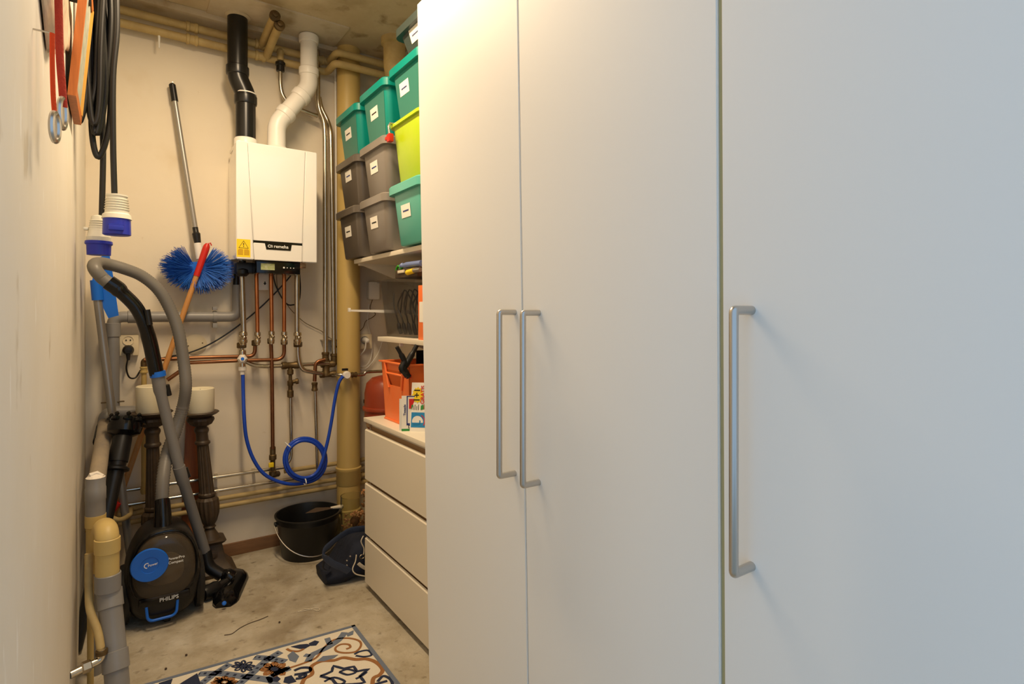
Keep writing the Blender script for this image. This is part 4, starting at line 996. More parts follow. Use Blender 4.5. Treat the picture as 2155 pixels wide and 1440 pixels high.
# ================================================================== bucket
t = Thing('bucket', 'black plastic bucket with wire handle standing by the back wall', 'bucket')
bc = at(647, 1163, Z=0); bxx, byy = bc.x+.004, bc.y
r0, r1_, hb = .122, .152, at(650, 1078, Y=byy).z
t.part('shell', MB().lathe([(0, .004), (r0-.004, .004), (r0, .0), (r0+.002, .004), (r1_-.004, hb-.03), (r1_-.002, hb-.028), (r1_, hb-.006), (r1_+.007, hb-.004), (r1_+.007, hb+.002), (r1_-.002, hb+.003), (r1_-.008, hb-.02), (r0-.004, .012), (0, .010)], (bxx, byy, 0), seg=48), M_bucket)
hpts = []
for k in range(25):
    a_ = PI*k/24
    hpts.append(Vector((bxx-(r1_+.010)*math.cos(a_), byy-(r1_+.012)*math.sin(a_)*.98, hb-.03-.135*math.sin(a_))))
t.part('wire_handle', MB().tube(hpts, .0028, 8), M_steel, label='steel wire handle')
for sgn in (-1, 1): t.part('handle_lug', MB().lathe([(.012, 0), (.012, .012), (0, .014)], (bxx+sgn*r1_*.985, byy, hb-.03), (sgn, 0, 0), 12), M_bucket)
t.done()
t = Thing('trowel', 'plastering trowel with pale handle lying across the bucket rim', 'trowel')
a = at(657, 1086, Y=byy-.01); b = at(700, 1074, Y=byy-.03); e = at(716, 1076, Y=byy-.03); zb = hb+.009
a.z = b.z = e.z = zb
dd = (b-a); sd = Vector((-dd.y, dd.x, 0)).normalized()
t.part('blade', MB().prism([a-dd*.35-sd*.03, a+sd*.035+dd*.2, b+sd*.01, b-sd*.01, a-sd*.035+dd*.1], (0, 0, -.002)), M_gstone)
t.part('handle', MB().tube([b-dd*.1, b+dd*.4, e+dd*.05], [.006, .011, .010], 10), M_cord)
t.done()

# ================================================================== shelves and boxes on the right
XB = .93
t = Thing('wall_shelf', 'cream shelf board under the stacked teal and grey boxes', 'shelf')
zt = at(745, 547, X=.985).z
yS = at(745, 547, X=.985).y
t.part('board', MB().box((.985, 1.25, zt-.02), (XR, yS, zt), .002), M_shelf)
for y in (yS-.03, 2.02): t.part('bracket', MB().box((1.0, y-.012, zt-.03), (XR, y+.012, zt-.02)).prism([(XR, y-.004, zt-.03), (XR, y-.004, zt-.13), (1.02, y-.004, zt-.03)], (0, .008, 0)), M_shelf)
t.done()
t = Thing('wall_shelf', 'cream shelf board carrying the smoky cable box', 'shelf')
p = at(798, 709, X=.975); z2 = p.z
t.part('board', MB().box((.975, 1.25, z2-.02), (XR, p.y+.02, z2), .002), M_shelf)
t.part('bracket', MB().box((1.03, 2.22, z2-.03), (XR, 2.244, z2-.02)).prism([(XR, 2.228, z2-.03), (XR, 2.228, z2-.12), (1.04, 2.228, z2-.03)], (0, .008, 0)), M_shelf)
t.part('peg', MB().box((.985, 2.235, z2-.034), (1.0, 2.245, z2-.02)), M_whitep)
t.done()
t = Thing('shelf_bracket', 'bare white shelf bracket sticking out in front of the tan stack', 'bracket')
p = at(735, 652, Y=2.62)
t.part('arm', MB().hexa([(p.x, 2.612, p.z-.008), (XR, 2.612, p.z-.022), (XR, 2.628, p.z-.022), (p.x, 2.628, p.z-.008), (p.x, 2.612, p.z), (XR, 2.612, p.z), (XR, 2.628, p.z), (p.x, 2.628, p.z)]), M_whitep)
t.part('tip', MB().box((p.x-.004, 2.610, p.z-.010), (p.x+.004, 2.630, p.z+.008), .001), M_whitep)
t.part('wall_plate', MB().box((XR-.006, 2.605, p.z-.12), (XR, 2.635, p.z+.03)), M_whitep)
t.done()

def storage_box(lab, y_far, z0, h, body, lidm, front=None, wY=.315, dX=.345, x0=XB, sticker=(.45, .60), lid=True, name='storage_box', group='stacked storage boxes', sz=(.085, .052), st=True):
    """tapered tub with rim lid; label side faces the aisle (-X)"""
    t = Thing(name, lab, 'box', group)
    cx, cy = x0+dX/2, y_far-wY/2
    def rg(s, z, dw=0):
        return [Vector((cx+p[0], cy+p[1], z)) for p in rrect(dX-dw, wY-dw, .03*s, 4)]
    hb = h-.028 if lid else h-.012
    rings = [rg(.9, z0, .085), rg(1, z0+.006, .076), rg(1, z0+hb, .034)]
    if not lid: rings += [rg(1, z0+hb, .012), rg(1, z0+h, .010), rg(1, z0+h-.002, .036), rg(.9, z0+.012, .082)]
    t.part('tub', MB().loft(rings), body)
    if lid:
        t.part('lid', MB().loft([rg(1.1, z0+hb-.010, .012), rg(1.1, z0+hb-.010, .002), rg(1.15, z0+h-.008, .0), rg(1.1, z0+h-.002, .010), rg(1, z0+h-.002, .03), rg(1, z0+h-.008, .036), ]), lidm)
    def fp(u, v, off=.0):   # point on the front panel: u 0..1 from the far side, v 0..1 up
        z = z0+.006+v*(hb-.006); ins = (.076+(.034-.076)*v)/2
        return Vector((x0+ins-off, y_far-ins-.03-u*(wY-2*ins-.06), z))
    if front: t.part('front_panel', MB().hexa([fp(-.02, .04, -.002), fp(1.02, .04, -.002), fp(1.02, .04, .0012), fp(-.02, .04, .0012), fp(-.02, .90, -.002), fp(1.02, .90, -.002), fp(1.02, .90, .0012), fp(-.02, .90, .0012)]), front)
    if st:
        u, v = sticker; c = fp(u, v, .0016); du, dv = sz[0]/2, sz[1]/2
        zu = (fp(u, 1)-fp(u, 0)).normalized()
        q = [c+Vector((0, du, 0))-zu*dv, c-Vector((0, du, 0))-zu*dv, c-Vector((0, du, 0))+zu*dv, c+Vector((0, du, 0))+zu*dv]
        sk = t.part('label_sticker', MB().prism(q, (-.0006, 0, 0)), M_paper)
        m = MB(); x = c.y+du*.6
        rnd = random.Random(int(z0*1000+y_far*77))
        while x > c.y-du*.6:
            w_ = rnd.uniform(.002, .0042); hh = rnd.uniform(.0026, .0036)
            m.box((c.x-.0012, x-w_*.6, c.z-hh), (c.x-.0006, x, c.z+hh)); x -= w_
        t.part('label_print', m, M_navyp if rnd.random() < .4 else M_ink, sk)
    t.done(); return cx, cy
zS = zt+.006
cols = [2.94, 2.595, 2.25]
hB = .243
G3 = (hB, hB)
storage_box('grey lidded box at the bottom of the stack nearest the tan stack', cols[0], zS, hB, M_gboxd, M_gboxd)
storage_box('grey lidded box in the middle of the stack nearest the tan stack', cols[0], zS+hB, hB, M_gboxd, M_gboxd, sticker=(.5, .75))
storage_box('teal lidded box on top of the stack nearest the tan stack', cols[0], zS+2*hB, hB, M_teal, M_teal, M_tealf)
storage_box('grey lidded box at the bottom of the centre stack', cols[1], zS, hB, M_gbox, M_gbox)
storage_box('grey lidded box in the middle of the centre stack', cols[1], zS+hB, hB, M_gbox, M_gbox, sticker=(.45, .62))
storage_box('large teal lidded box on top of the centre stack', cols[1], zS+2*hB, hB+.005, M_teal, M_teal, M_tealf)
storage_box('pale teal lidded box on the shelf beside the wardrobe', cols[2], zS, hB+.005, M_tealp, M_tealp, sticker=(.42, .6))
storage_box('lime green open box with red clip on its rim beside the wardrobe', cols[2], zS+hB+.005, .252, M_lime, M_lime, lid=False, st=False)
storage_box('teal lidded box standing on the lime green box', cols[2], zS+hB+.005+.253, .232, M_teal, M_teal, M_tealf, sticker=(.35, .62))
storage_box('flat dark grey-green box under the ceiling, topmost of all boxes', 2.12, zS+hB+.005+.253+.232, .11, M_green, M_green, dX=.37, wY=.38, x0=.905, sticker=(.35, .55), sz=(.09, .05))
# red clip on the lime box
t = Thing('clip_strap', 'small red and white clip buckle hooked on the lime box rim', 'clip')
zz_ = zS+hB+.005+.252
p = Vector((XB-.002, 2.20, zz_-.03))
t.part('buckle', MB().box(p+Vector((-.014, -.018, -.045)), p+Vector((.006, .012, -.012)), .004), M_red)
t.part('hook', MB().tube([p+Vector((-.006, 0, -.01)), p+Vector((-.008, .004, .02)), p+Vector((0, .002, .034)), p+Vector((.02, .002, .034))], .005, 8), M_steel)
t.part('tongue', MB().box(p+Vector((-.010, .012, -.03)), p+Vector((.002, .04, -.016)), .003), M_red)
t.done()
t = Thing('paper_scrap', 'curled white paper strip lying on the centre teal box lid', 'paper')
zp = zS+2*hB+hB+.006
t.part('strip', MB().tube(smooth([(.96, 2.54, zp+.002), (.99, 2.53, zp+.012), (.985, 2.50, zp+.03), (1.0, 2.49, zp+.012), (1.02, 2.46, zp+.004)], 5), .01, 8, flat=(.012, .001), up=(.4, .3, 1)), M_plaster)
t.part('orange_slip', MB().box((1.0, 2.40, zp), (1.06, 2.46, zp+.006), .001), M_orange)
t.done()

# smoky cable box
bx_, by_ = storage_box('smoky see-through box full of black cables on the lower shelf', 2.535, z2+.001, .255, M_smoke, M_smoke, wY=.41, dX=.30, x0=.985, lid=False, st=False, name='cable_box', group=None)
rnd = random.Random(21)
for k in range(5):
    y0 = 2.42-.052*k; m = MB()
    pth = [Vector((1.045+.02*rnd.random(), y0+rnd.uniform(-.02, .05), z2+.20)), Vector((1.04, y0+rnd.uniform(-.03, .03), z2+.14)), Vector((1.045, y0-.02, z2+.08)), Vector((1.05, y0-.025, z2+.045))]
    t = Thing('coiled_cable', ('leftmost', 'second from left', 'middle', 'second from right', 'rightmost')[k]+' black cable with moulded plug inside the smoky box', 'cable', 'cables in the smoky box')
    t.part('lead', MB().tube(smooth(pth, 6), .0035, 8), M_rubber)
    t.part('plug', MB().tube([Vector((1.05, y0-.02, z2+.06)), Vector((1.05, y0-.03, z2+.035)), Vector((1.055, y0-.038, z2+.014))], [.008, .011, .008], 8), M_black)
    t.part('loop', MB().tube(smooth([Vector((1.08, y0+.03, z2+.10)), Vector((1.07, y0-.04, z2+.21)), Vector((1.10, y0-.08, z2+.12)), Vector((1.12, y0-.02, z2+.03))], 6), .003, 8), M_rubber)
    t.done()
zsb = z2+.001+.255
t = Thing('hand_tool', 'tool with blue-grey handle lying on the smoky cable box', 'tool')
t.part('handle', MB().tube([(1.0, 2.26, zsb+.05), (1.0, 2.245, zsb+.052), (1.0, 2.24, zsb+.05), (1.0, 2.20, zsb+.05), (1.0, 2.06, zsb+.048)], [.009, .011, .008, .013, .012], 12), M_bluegrey)
t.part('shank', MB().tube([(1.0, 2.06, zsb+.048), (1.0, 1.95, zsb+.006)], .004, 8), M_steel)
t.part('cutting_block', MB().box((.99, 2.08, zsb-.002), (1.25, 2.30, zsb+.035), .004), M_bronze)
t.done()
t = Thing('green_clip', 'bright green plastic ring clip at the end of the blue-grey tool', 'clip')
c_ = Vector((1.0, 2.285, zsb+.03))
t.part('ring', MB().tube([c_+Vector((0, .024*math.cos(R(a_)), .022*math.sin(R(a_)))) for a_ in range(0, 360, 20)], .0055, 8, closed=True), M_grn)
t.part('tail', MB().tube([c_+Vector((0, -.02, .008)), c_+Vector((0, -.05, .018))], .006, 8), M_grn)
t.part('pale_tag', MB().box((.984, 2.20, zsb+.018), (.992, 2.262, zsb+.03), .002), M_cord)
t.done()
t = Thing('yellow_tool', 'yellow handled tool on the rim of the smoky box', 'tool')
t.part('grip', MB().tube([(.985, 2.165, zsb+.016), (.985, 2.16, zsb+.016), (.985, 2.10, zsb+.02)], [.007, .0115, .0105], 12), M_yelp)
t.part('blade', MB().tube([(.985, 2.10, zsb+.02), (.985, 2.04, zsb+.02)], .009, 8), M_pole)
t.done()
t = Thing('orange_carton', 'orange printed carton standing on the lower shelf beside the smoky box', 'carton')
t.part('carton', MB().box((.985, 1.85, z2), (1.20, 2.062, z2+.215), .002), M_orange)
t.part('printed_band', MB().box((.9842, 1.88, z2+.07), (.9852, 2.05, z2+.15)), M_paper)
t.done()

# ================================================================== chest of drawers
XC = .90; YC1 = at(768, 900, X=XC).y; YC0 = YC1-.70
zT = at(766, 879, X=XC-.004).z
zd = [at(768, y, X=XC).z for y in (902, 1015, 1130, 1224)]
t = Thing('chest_of_drawers', 'pale three-drawer chest beside the wardrobe with the orange crate on it', 'chest of drawers')
t.part('top', MB().box((XC-.004, YC0-.004, zT-.018), (XR-.01, YC1+.006, zT), .0015), M_chest)
t.part('carcass', MB().box((XC+.022, YC0, .045), (XR-.012, YC1, zT-.018)), M_chest)
t.part('side_strip', MB().box((XC+.006, YC1-.025, zT-.040), (XC+.03, YC1-.002, zT-.016)), M_chestd)
for k in range(3):
    zu, zlw = zd[k], zd[k+1]+(.016 if k < 2 else 0)
    # front with a bevelled grip along its upper edge
    pr = [(XC, zlw), (XC, zu-.007), (XC+.008, zu), (XC+.020, zu-.020), (XC+.020, zlw)]
    d_ = t.part('drawer', MB().prism([(x, YC0, z) for x, z in pr], (0, YC1-YC0, 0)), M_chest)
    t.part('drawer_edge', MB().box((XC+.0215, YC0+.01, zu-.03), (XC+.0225, YC1-.01, zu+.012)), M_chestd, d_)
for y in (YC1-.03, YC0+.01):
    t.part('foot', MB().box((XC+.022, y-.015, 0), (XC+.06, y+.015, .046)), M_chest)
    t.part('foot', MB().box((XR-.05, y-.015, 0), (XR-.02, y+.015, .046)), M_chest)
t.done()

# orange crate
t = Thing('plastic_crate', 'bright orange plastic crate standing on the chest of drawers', 'crate')
X0 = .95; ycf = at(803, 885, X=X0).y; ycn = at(860, 800, X=X0).y
z0 = zT; z1 = at(803, 758, X=X0).z; X1c = XR-.02; dz = z1-z0
def crate_wall(p00, p10, p11, p01, off): return MB().hexa([p00, p10, p10+off, p00+off, p01, p11, p11+off, p01+off])
tap = .012
def cp_(x, y, k):  # corner with taper
    return Vector((x+tap*(1-k)*(1 if x < 1.1 else -1), y+tap*(1-k)*(1 if y < (ycf+ycn)/2 else -1), z0+.004+dz*k*.985))
th = .004
# aisle side with a trapezoid hand hole
yA, yN = ycf, ycn
def SP(u, k): a_, b_ = cp_(X0, yA, k), cp_(X0, yN, k); return a_+(b_-a_)*u
hole = [(.26, .60), (.76, .60), (.84, .86), (.18, .86)]
outer = [(0, 0), (1, 0), (1, 1), (0, 1)]
m = MB()
for i in range(4):
    j = (i+1) % 4
    q = [SP(*outer[i]), SP(*outer[j]), SP(*hole[j]), SP(*hole[i])]
    m.hexa(q+[p+Vector((th, 0, 0)) for p in q])
sd_ = t.part('side_wall', m, M_orange)
t.part('hand_hold', MB().tube([SP(.20, .80)-XD*.004, SP(.82, .80)-XD*.004], .005, 8).tube([SP(.18, .98)-XD*.006, SP(.20, .86)-XD*.006, SP(.27, .56)-XD*.004], .005, 8).tube([SP(.84, .98)-XD*.006, SP(.82, .86)-XD*.006, SP(.75, .56)-XD*.004], .005, 8), M_orange, sd_)
t.part('end_wall', MB().hexa([cp_(X0, yN, 0), cp_(X1c, yN, 0), cp_(X1c, yN, 0)+YD*th, cp_(X0, yN, 0)+YD*th, cp_(X0, yN, 1), cp_(X1c, yN, 1), cp_(X1c, yN, 1)+YD*th, cp_(X0, yN, 1)+YD*th]), M_orange)
t.part('end_wall', MB().hexa([cp_(X0, yA, 0), cp_(X1c, yA, 0), cp_(X1c, yA, 0)-YD*th, cp_(X0, yA, 0)-YD*th, cp_(X0, yA, 1), cp_(X1c, yA, 1), cp_(X1c, yA, 1)-YD*th, cp_(X0, yA, 1)-YD*th]), M_orange)
t.part('side_wall', MB().hexa([cp_(X1c, yA, 0), cp_(X1c, yN, 0), cp_(X1c, yN, 0)-XD*th, cp_(X1c, yA, 0)-XD*th, cp_(X1c, yA, 1), cp_(X1c, yN, 1), cp_(X1c, yN, 1)-XD*th, cp_(X1c, yA, 1)-XD*th]), M_orange)
t.part('bottom', MB().box((X0+tap-.004, yN+tap-.004, z0), (X1c-tap+.004, yA-tap+.004, z0+.008), .002), M_orange)
m = MB()
m.box((X0-.010, yN-.010, z1-.006), (X0+.006, yA+.010, z1), .001); m.box((X1c-.006, yN-.010, z1-.006), (X1c+.010, yA+.010, z1), .001)
m.box((X0+.006, yN-.010, z1-.006), (X1c-.006, yN+.006, z1), .001); m.box((X0+.006, yA-.006, z1-.006), (X1c-.006, yA+.010, z1), .001)
t.part('rim', m, M_orange)
t.done()
# black basket standing in the crate
t = Thing('black_basket', 'black plastic basket with slots poking out of the orange crate', 'basket')
b0 = Vector((1.06, yN+.03, z1-.05))
for s_ in range(7): t.part('slat', MB().box((1.05+.028*s_, yN+.03, z0+.02), (1.062+.028*s_, yN+.034, z1+.035)), M_black)
t.part('top_band', MB().box((1.045, yN+.028, z1+.03), (1.245, yN+.036, z1+.046), .001), M_black)
t.part('middle_band', MB().box((1.045, yN+.028, z1+.003), (1.245, yN+.036, z1+.010), .001), M_black)
t.part('back_panel', MB().box((1.045, yN+.13, z0+.02), (1.245, yN+.134, z1+.046)), M_black)
t.part('base', MB().box((1.045, yN+.028, z0+.01), (1.245, yN+.134, z0+.02)), M_black)
t.done()
t = Thing('spring_clamp', 'large black spring clamp gripping the rim of the orange crate', 'clamp')
yq = yN-.014
K = lambda x, y: at(x, y, Y=yq)
t.part('jaw_arm', MB().tube(smooth([K(835, 730), K(845, 748), K(851, 762), K(846, 774), K(851, 783), K(858, 792)], 5), [.008]*5+[.011]*5+[.013]*5+[.014]*5+[.012]*5+[.007], 12), M_black)
t.part('jaw_arm', MB().tube(smooth([K(877, 727), K(867, 746), K(858, 762), K(850, 776), K(855, 786), K(861, 795)], 5), [.009]*5+[.012]*5+[.013]*5+[.014]*5+[.012]*5+[.007], 12), M_black)
t.part('pivot', MB().lathe([(0, -.016), (.007, -.016), (.007, .016), (0, .016)], K(853, 767), (0, 1, 0), 12), M_black)
t.part('jaw_pad', MB().box(K(855, 791)-Vector((.004, .006, .01)), K(864, 787)+Vector((.002, .014, 0)), .002), M_red)
t.done()

# leaflets standing against the crate
def leaflet(lab, pa_, ya_, pb_, yb__, wid, zb_, zt_, build, tilt=.03):
    t = Thing('leaflet', lab, 'leaflet', 'leaflets beside the crate')
    a_ = at(pa_, 800, Y=ya_); b_ = at(pb_, 800, Y=yb__); u = Vector((b_.x-a_.x, b_.y-a_.y, 0)).normalized()
    n = Vector((-u.y, u.x, 0)); n = n if n.dot(Vector((0, -1, 0))) > 0 else -n
    base = Vector((a_.x, a_.y, zb_)); v = (UP*(zt_-zb_)-n*tilt).normalized()
    def LP(x, y, off=0): return base+u*x+v*y+n*off
    H_ = zt_-zb_
    t.part('sheet', MB().hexa([LP(0, 0), LP(wid, 0), LP(wid, 0, -.003), LP(0, 0, -.003), LP(0, H_), LP(wid, H_), LP(wid, H_, -.003), LP(0, H_, -.003)]), M_paper)
    build(t, LP, u, v, n, wid, H_)
    t.done()
def rect(t, name, LP, x0, y0, x1, y1, m_, off=.0006):
    return t.part(name, MB().hexa([LP(x0, y0), LP(x1, y0), LP(x1, y0, off), LP(x0, y0, off), LP(x0, y1), LP(x1, y1), LP(x1, y1, off), LP(x0, y1, off)]), m_)
def buildA(t, LP, u, v, n, W_, H_):
    bl = rect(t, 'blue_panel', LP, .004, .016, W_-.004, H_*.39, M_bluepr)
    c_ = (.030, H_*.205); 
    t.part('logo_disc', MB().lathe([(0, 0), (.022, 0), (.022, .0005), (0, .0005)], LP(*c_, .0008), n, 28), M_print, bl)
    # rounded glyph lying on its side, in the panel's blue
    m = MB().ribbon([LP(c_[0]+x*.001, c_[1]+y*.001, .0015) for x, y in ((-18, -9), (3, -9), (9, -5), (10, 1), (7, 7), (0, 9), (-9, 9))], .005, n, .0005)
    m.ribbon([LP(c_[0]+x*.001, c_[1]+y*.001, .0015) for x, y in ((-9, 9), (4, 9))], .005, n, .0005)
    t.part('logo_glyph', m, M_bluepr, bl)
    t.part('logo_arc', MB().ribbon([LP(c_[0]+.028*math.cos(R(a_)), c_[1]+.028*math.sin(R(a_)), .0012) for a_ in range(-30, 61, 15)], .003, n, .0005), M_redp, bl)
    cy_ = H_*.745; cx_ = .026
    star = []
    for k in range(24):
        r_ = .026 if k % 2 else .032
        star.append(LP(cx_+r_*math.cos(2*PI*k/24)*.75, cy_+r_*math.sin(2*PI*k/24), .0008))
    sb = t.part('yellow_burst', MB().prism(star, n*.0004), M_yelp)
    t.text('offer_text', '1+1', .034, LP(cx_-.002, cy_, .0018), v, -u, M_ink, sb)
    t.text('offer_text', 'GRATIS', .0215, LP(cx_+.0205, cy_+.002, .0018), v, -u, M_redp, sb)
    m = MB()
    for k in range(4):
        xx = .010+.007*k; m.ribbon([LP(xx, H_*.44, .0008), LP(xx, H_*(.55 if k % 2 else .52), .0008)], .002, n, .0004)
    t.part('small_print', m, M_ink)
    t.part('picture_patch', MB().prism([LP(.040, H_*.44, .0008), LP(.052, H_*.46, .0008), LP(.050, H_*.55, .0008), LP(.040, H_*.53, .0008)], n*.0004), M_greenp)
    t.part('picture_patch', MB().prism([LP(.050, H_*.46, .0008), LP(.07, H_*.46, .0008), LP(.07, H_*.58, .0008), LP(.052, H_*.56, .0008)], n*.0004), M_rbrown)
def buildB(t, LP, u, v, n, W_, H_):
    fr_ = MB()
    for x0, y0, x1, y1 in ((.019, .022, .023, H_), (.019, .022, W_, .030), (.019, H_-.004, W_, H_)):
        fr_.hexa([LP(x0, y0), LP(x1, y0), LP(x1, y0, .0006), LP(x0, y0, .0006), LP(x0, y1), LP(x1, y1), LP(x1, y1, .0006), LP(x0, y1, .0006)])
    t.part('navy_border', fr_, M_navyp)
    rect(t, 'green_foot', LP, 0, -.0, W_, .009, M_greenp)
    rect(t, 'red_patch', LP, .028, H_-.05, W_, H_-.012, M_redp)
    t.text('lettering', 'De', .015, LP(.034, .016, .001), u, v, M_ink)
    t.text('vertical_lettering', 'Tweede', .013, LP(.012, H_*.6, .001), v, -u, M_navyp)
    t.part('picture_patch', MB().prism([LP(.034, .06, .0008), LP(W_, .05, .0008), LP(W_, .11, .0008), LP(.038, .10, .0008)], n*.0004), M_greenp)
leaflet('white leaflet with blue panel reading 1+1 GRATIS beside the wardrobe', 862, 2.03, 893, 1.99, .15, zT, at(862, 806, Y=2.03).z, buildA)
leaflet('white leaflet with navy border and green foot left of the blue one', 845, 2.052, 866, 2.034, .09, zT, at(845, 834, Y=2.052).z, buildB, .008)
leaflet('plain white folded leaflet edge behind the navy bordered one', 840.5, 2.062, 866, 2.046, .07, zT, at(841, 840, Y=2.062).z, lambda *a_: None, .002)

# red expansion tank
t = Thing('expansion_tank', 'rust red expansion tank half hidden behind the orange crate', 'tank')
q = at(766, 850, Y=2.86); cxT = q.x+.117
zf = at(766, 866, Y=2.80).z
t.part('upper_shell', MB().lathe([(.108, zf), (.108, zf+.08), (.098, zf+.13), (.07, zf+.158), (.03, zf+.168), (0, zf+.17)], (cxT, 2.86, 0), seg=40), M_tank)
t.part('flange', MB().lathe([(.10, zf-.014), (.116, zf-.010), (.119, zf), (.116, zf+.008), (.10, zf+.012)], (cxT, 2.86, 0), seg=40), M_tank)
t.part('lower_shell', MB().lathe([(0, zf-.16), (.05, zf-.15), (.095, zf-.10), (.108, zf-.04), (.108, zf)], (cxT, 2.86, 0), seg=40), M_tank)
t.part('wall_strap', MB().box((cxT-.02, 2.95, zf-.01), (cxT+.02, YB, zf+.01)), M_bronze)
t.done()

# ================================================================== floor things on the right
t = Thing('sports_bag', 'navy blue sports bag with white piping slumped on the floor by the chest', 'bag')
Q0 = at(690, 1222, Z=0); Q1 = at(772, 1232, Z=0)
bcx, bcy = 1.02, 2.60
m = MB(); rings = []; rnd = random.Random(4)
L0, L1 = .765, 1.20
for i in range(15):
    k = i/14; x = L0+(L1-L0)*k
    s = (max(0.02, math.sin(PI*min(1, .10+k*.9)**.8))**.45)
    kk_ = max(0, min(1, (k-.10)/.22)); hh = (.075+.115*kk_*kk_*(3-2*kk_))*s; ww = .115*s; ring_ = []
    for j in range(28):
        a_ = 2*PI*j/28
        rr = 1+.05*math.sin(3*a_+i*.8)+.03*math.sin(7*a_-i)
        yy = math.copysign(abs(math.cos(a_))**.7, math.cos(a_))*ww*rr; z_ = hh/2+math.copysign(abs(math.sin(a_))**.8, math.sin(a_))*hh/2*rr
        ring_.append((x, bcy-.01*k+yy, max(.001, z_)))
    rings.append(ring_)
t.part('bag_body', m.loft(rings), M_navy, sharp=70)
st = pts([(775, 1113, 2.52), (762, 1113, 2.52), (735, 1118, 2.52), (712, 1132, 2.5), (692, 1148, 2.48), (683, 1158, 2.47), (684, 1172, 2.47), (700, 1186, 2.47), (722, 1196, 2.475), (735, 1203, 2.48)], 2.48)
t.part('shoulder_strap', MB().tube(smooth(st, 6), .01, 10, flat=(.016, .003), up=(-.2, -.3, 1)), M_strapn)
t.part('strap_tail', MB().tube(smooth(pts([(683, 1166, 2.49), (682, 1180, 2.5), (680, 1196, 2.52), (690, 1200, 2.52), (696, 1190, 2.52)], 2.5), 5), .01, 8, flat=(.012, .002), up=(0, -1, .3)), M_navy)
t.part('piping', MB().tube(smooth(pts([(765, 1128, 2.474), (760, 1140, 2.472), (766, 1155, 2.472), (765, 1168, 2.472)], 2.472), 5), .0026, 8), M_cord)
t.part('piping', MB().tube(smooth(pts([(750, 1168, 2.472), (748, 1182, 2.47), (742, 1198, 2.468), (748, 1208, 2.466), (762, 1212, 2.466), (776, 1214, 2.466)], 2.47), 5), .0026, 8), M_cord)
t.part('front_patch', MB().tube(smooth(pts([(754, 1186, 2.470), (763, 1193, 2.468), (774, 1199, 2.468)], 2.468), 5), .01, 8, flat=(.008, .002), up=(0, -.2, 1)), M_cord)
for px, py in ((737, 1171), (730, 1180), (730, 1190)):
    t.part('stud', MB().lathe([(.004, 0), (.003, .003), (0, .004)], at(px, py, Y=2.476), (-.2, -1, .2), 10), M_nickel)
q = at(762, 1172, Y=2.468)
t.part('buckle', MB().tube([q+Vector((.011*math.cos(R(a_)), 0, .009*math.sin(R(a_)))) for a_ in range(0, 360, 40)], .002, 6, closed=True), M_nickel)
t.done()
t = Thing('glass_vase', 'clear glass cylinder vase of wood shavings at the foot of the tan stack', 'vase')
vq = at(742, 1100, Y=2.83); vX, vY = vq.x+.005, 2.83; vH = at(742, 1043, Y=2.83).z
t.part('glass', MB().lathe([(0, 0), (.062, 0), (.064, .004), (.064, vH), (.061, vH), (.061, .012), (0, .010)], (vX, vY, 0), seg=36), M_glass)
m = MB(); rnd = random.Random(9)
for i in range(170):
    a_ = rnd.uniform(0, 2*PI); r_ = .052*math.sqrt(rnd.random()); z_ = rnd.uniform(.016, vH*.70)
    c_ = Vector((vX+r_*math.cos(a_), vY+r_*math.sin(a_), z_)); d1 = Vector((rnd.uniform(-1, 1), rnd.uniform(-1, 1), rnd.uniform(-1, 1))).normalized(); d2 = d1.orthogonal().normalized()
    k = rnd.uniform(.5, 1)
    m.tube([c_-d1*.010*k, c_+d2*.004, c_+d1*.010*k], [.003*k, .006*k, .003*k], 5)
t.part('shavings', m, M_shav, kind='stuff')
t.part('seed_cone', MB().lathe([(.0, -.028), (.016, -.022), (.024, 0), (.018, .02), (0, .028)], (vX-.005, vY-.032, vH*.58), (.3, 0, 1), 16), M_bark)
t.done()
t = Thing('shavings_heap', 'pale wood shavings spilling over beside the glass vase', 'wood shavings', kind='stuff')
m = MB()
for i in range(130):
    x = rnd.uniform(vX+.04, vX+.16); y = rnd.uniform(2.74, 2.9); top = .27+.04*math.sin((x-vX)*30)
    z_ = rnd.uniform(.0, 1)**.5*top
    c_ = Vector((max(x, vX+.075 if abs(y-vY) < .06 else x), y, max(.012, z_))); d1 = Vector((rnd.uniform(-1, 1), rnd.uniform(-1, 1), rnd.uniform(-.4, 1))).normalized(); d2 = d1.orthogonal().normalized(); k = rnd.uniform(.6, 1.2)
    m.tube([c_-d1*.016*k, c_+d2*.006, c_+d1*.016*k], [.004*k, .008*k, .003*k], 5)
m.box((vX+.08, 2.76, 0), (vX+.17, 2.88, .20), .02)
t.part('shavings', m, M_shav); t.done()
# floor litter
t = Thing('string_loop', 'looped pale string lying on the concrete floor', 'string')
t.part('string', MB().tube(smooth([at(x, y, Z=.002) for x, y in ((626, 1287), (640, 1286), (655, 1282), (668, 1280), (673, 1283), (668, 1286), (656, 1283), (642, 1282), (628, 1288))], 5), .0014, 6), M_cord); t.done()
t = Thing('twig', 'thin brown twig lying on the concrete floor by the rug', 'twig')
t.part('twig', MB().tube(smooth([at(x, y, Z=.002) for x, y in ((472, 1337), (488, 1334), (505, 1322), (525, 1312), (548, 1304), (564, 1297))], 5), .0013, 6), M_gstone); t.done()
for lab, px, py in (('small dark crumb of dirt near the rug edge', 392, 1379), ('tiny dark grit speck left of the rug', 349, 1408), ('small brown flake near the string on the floor', 588, 1310)):
    q = at(px, py, Z=.003); rr = .004
    single('dirt_crumb', MB().lathe([(0, -.003), (rr, -.001), (rr*.8, .003), (0, .004)], q, (.2, .1, 1), 7), M_gstone, lab, 'debris')
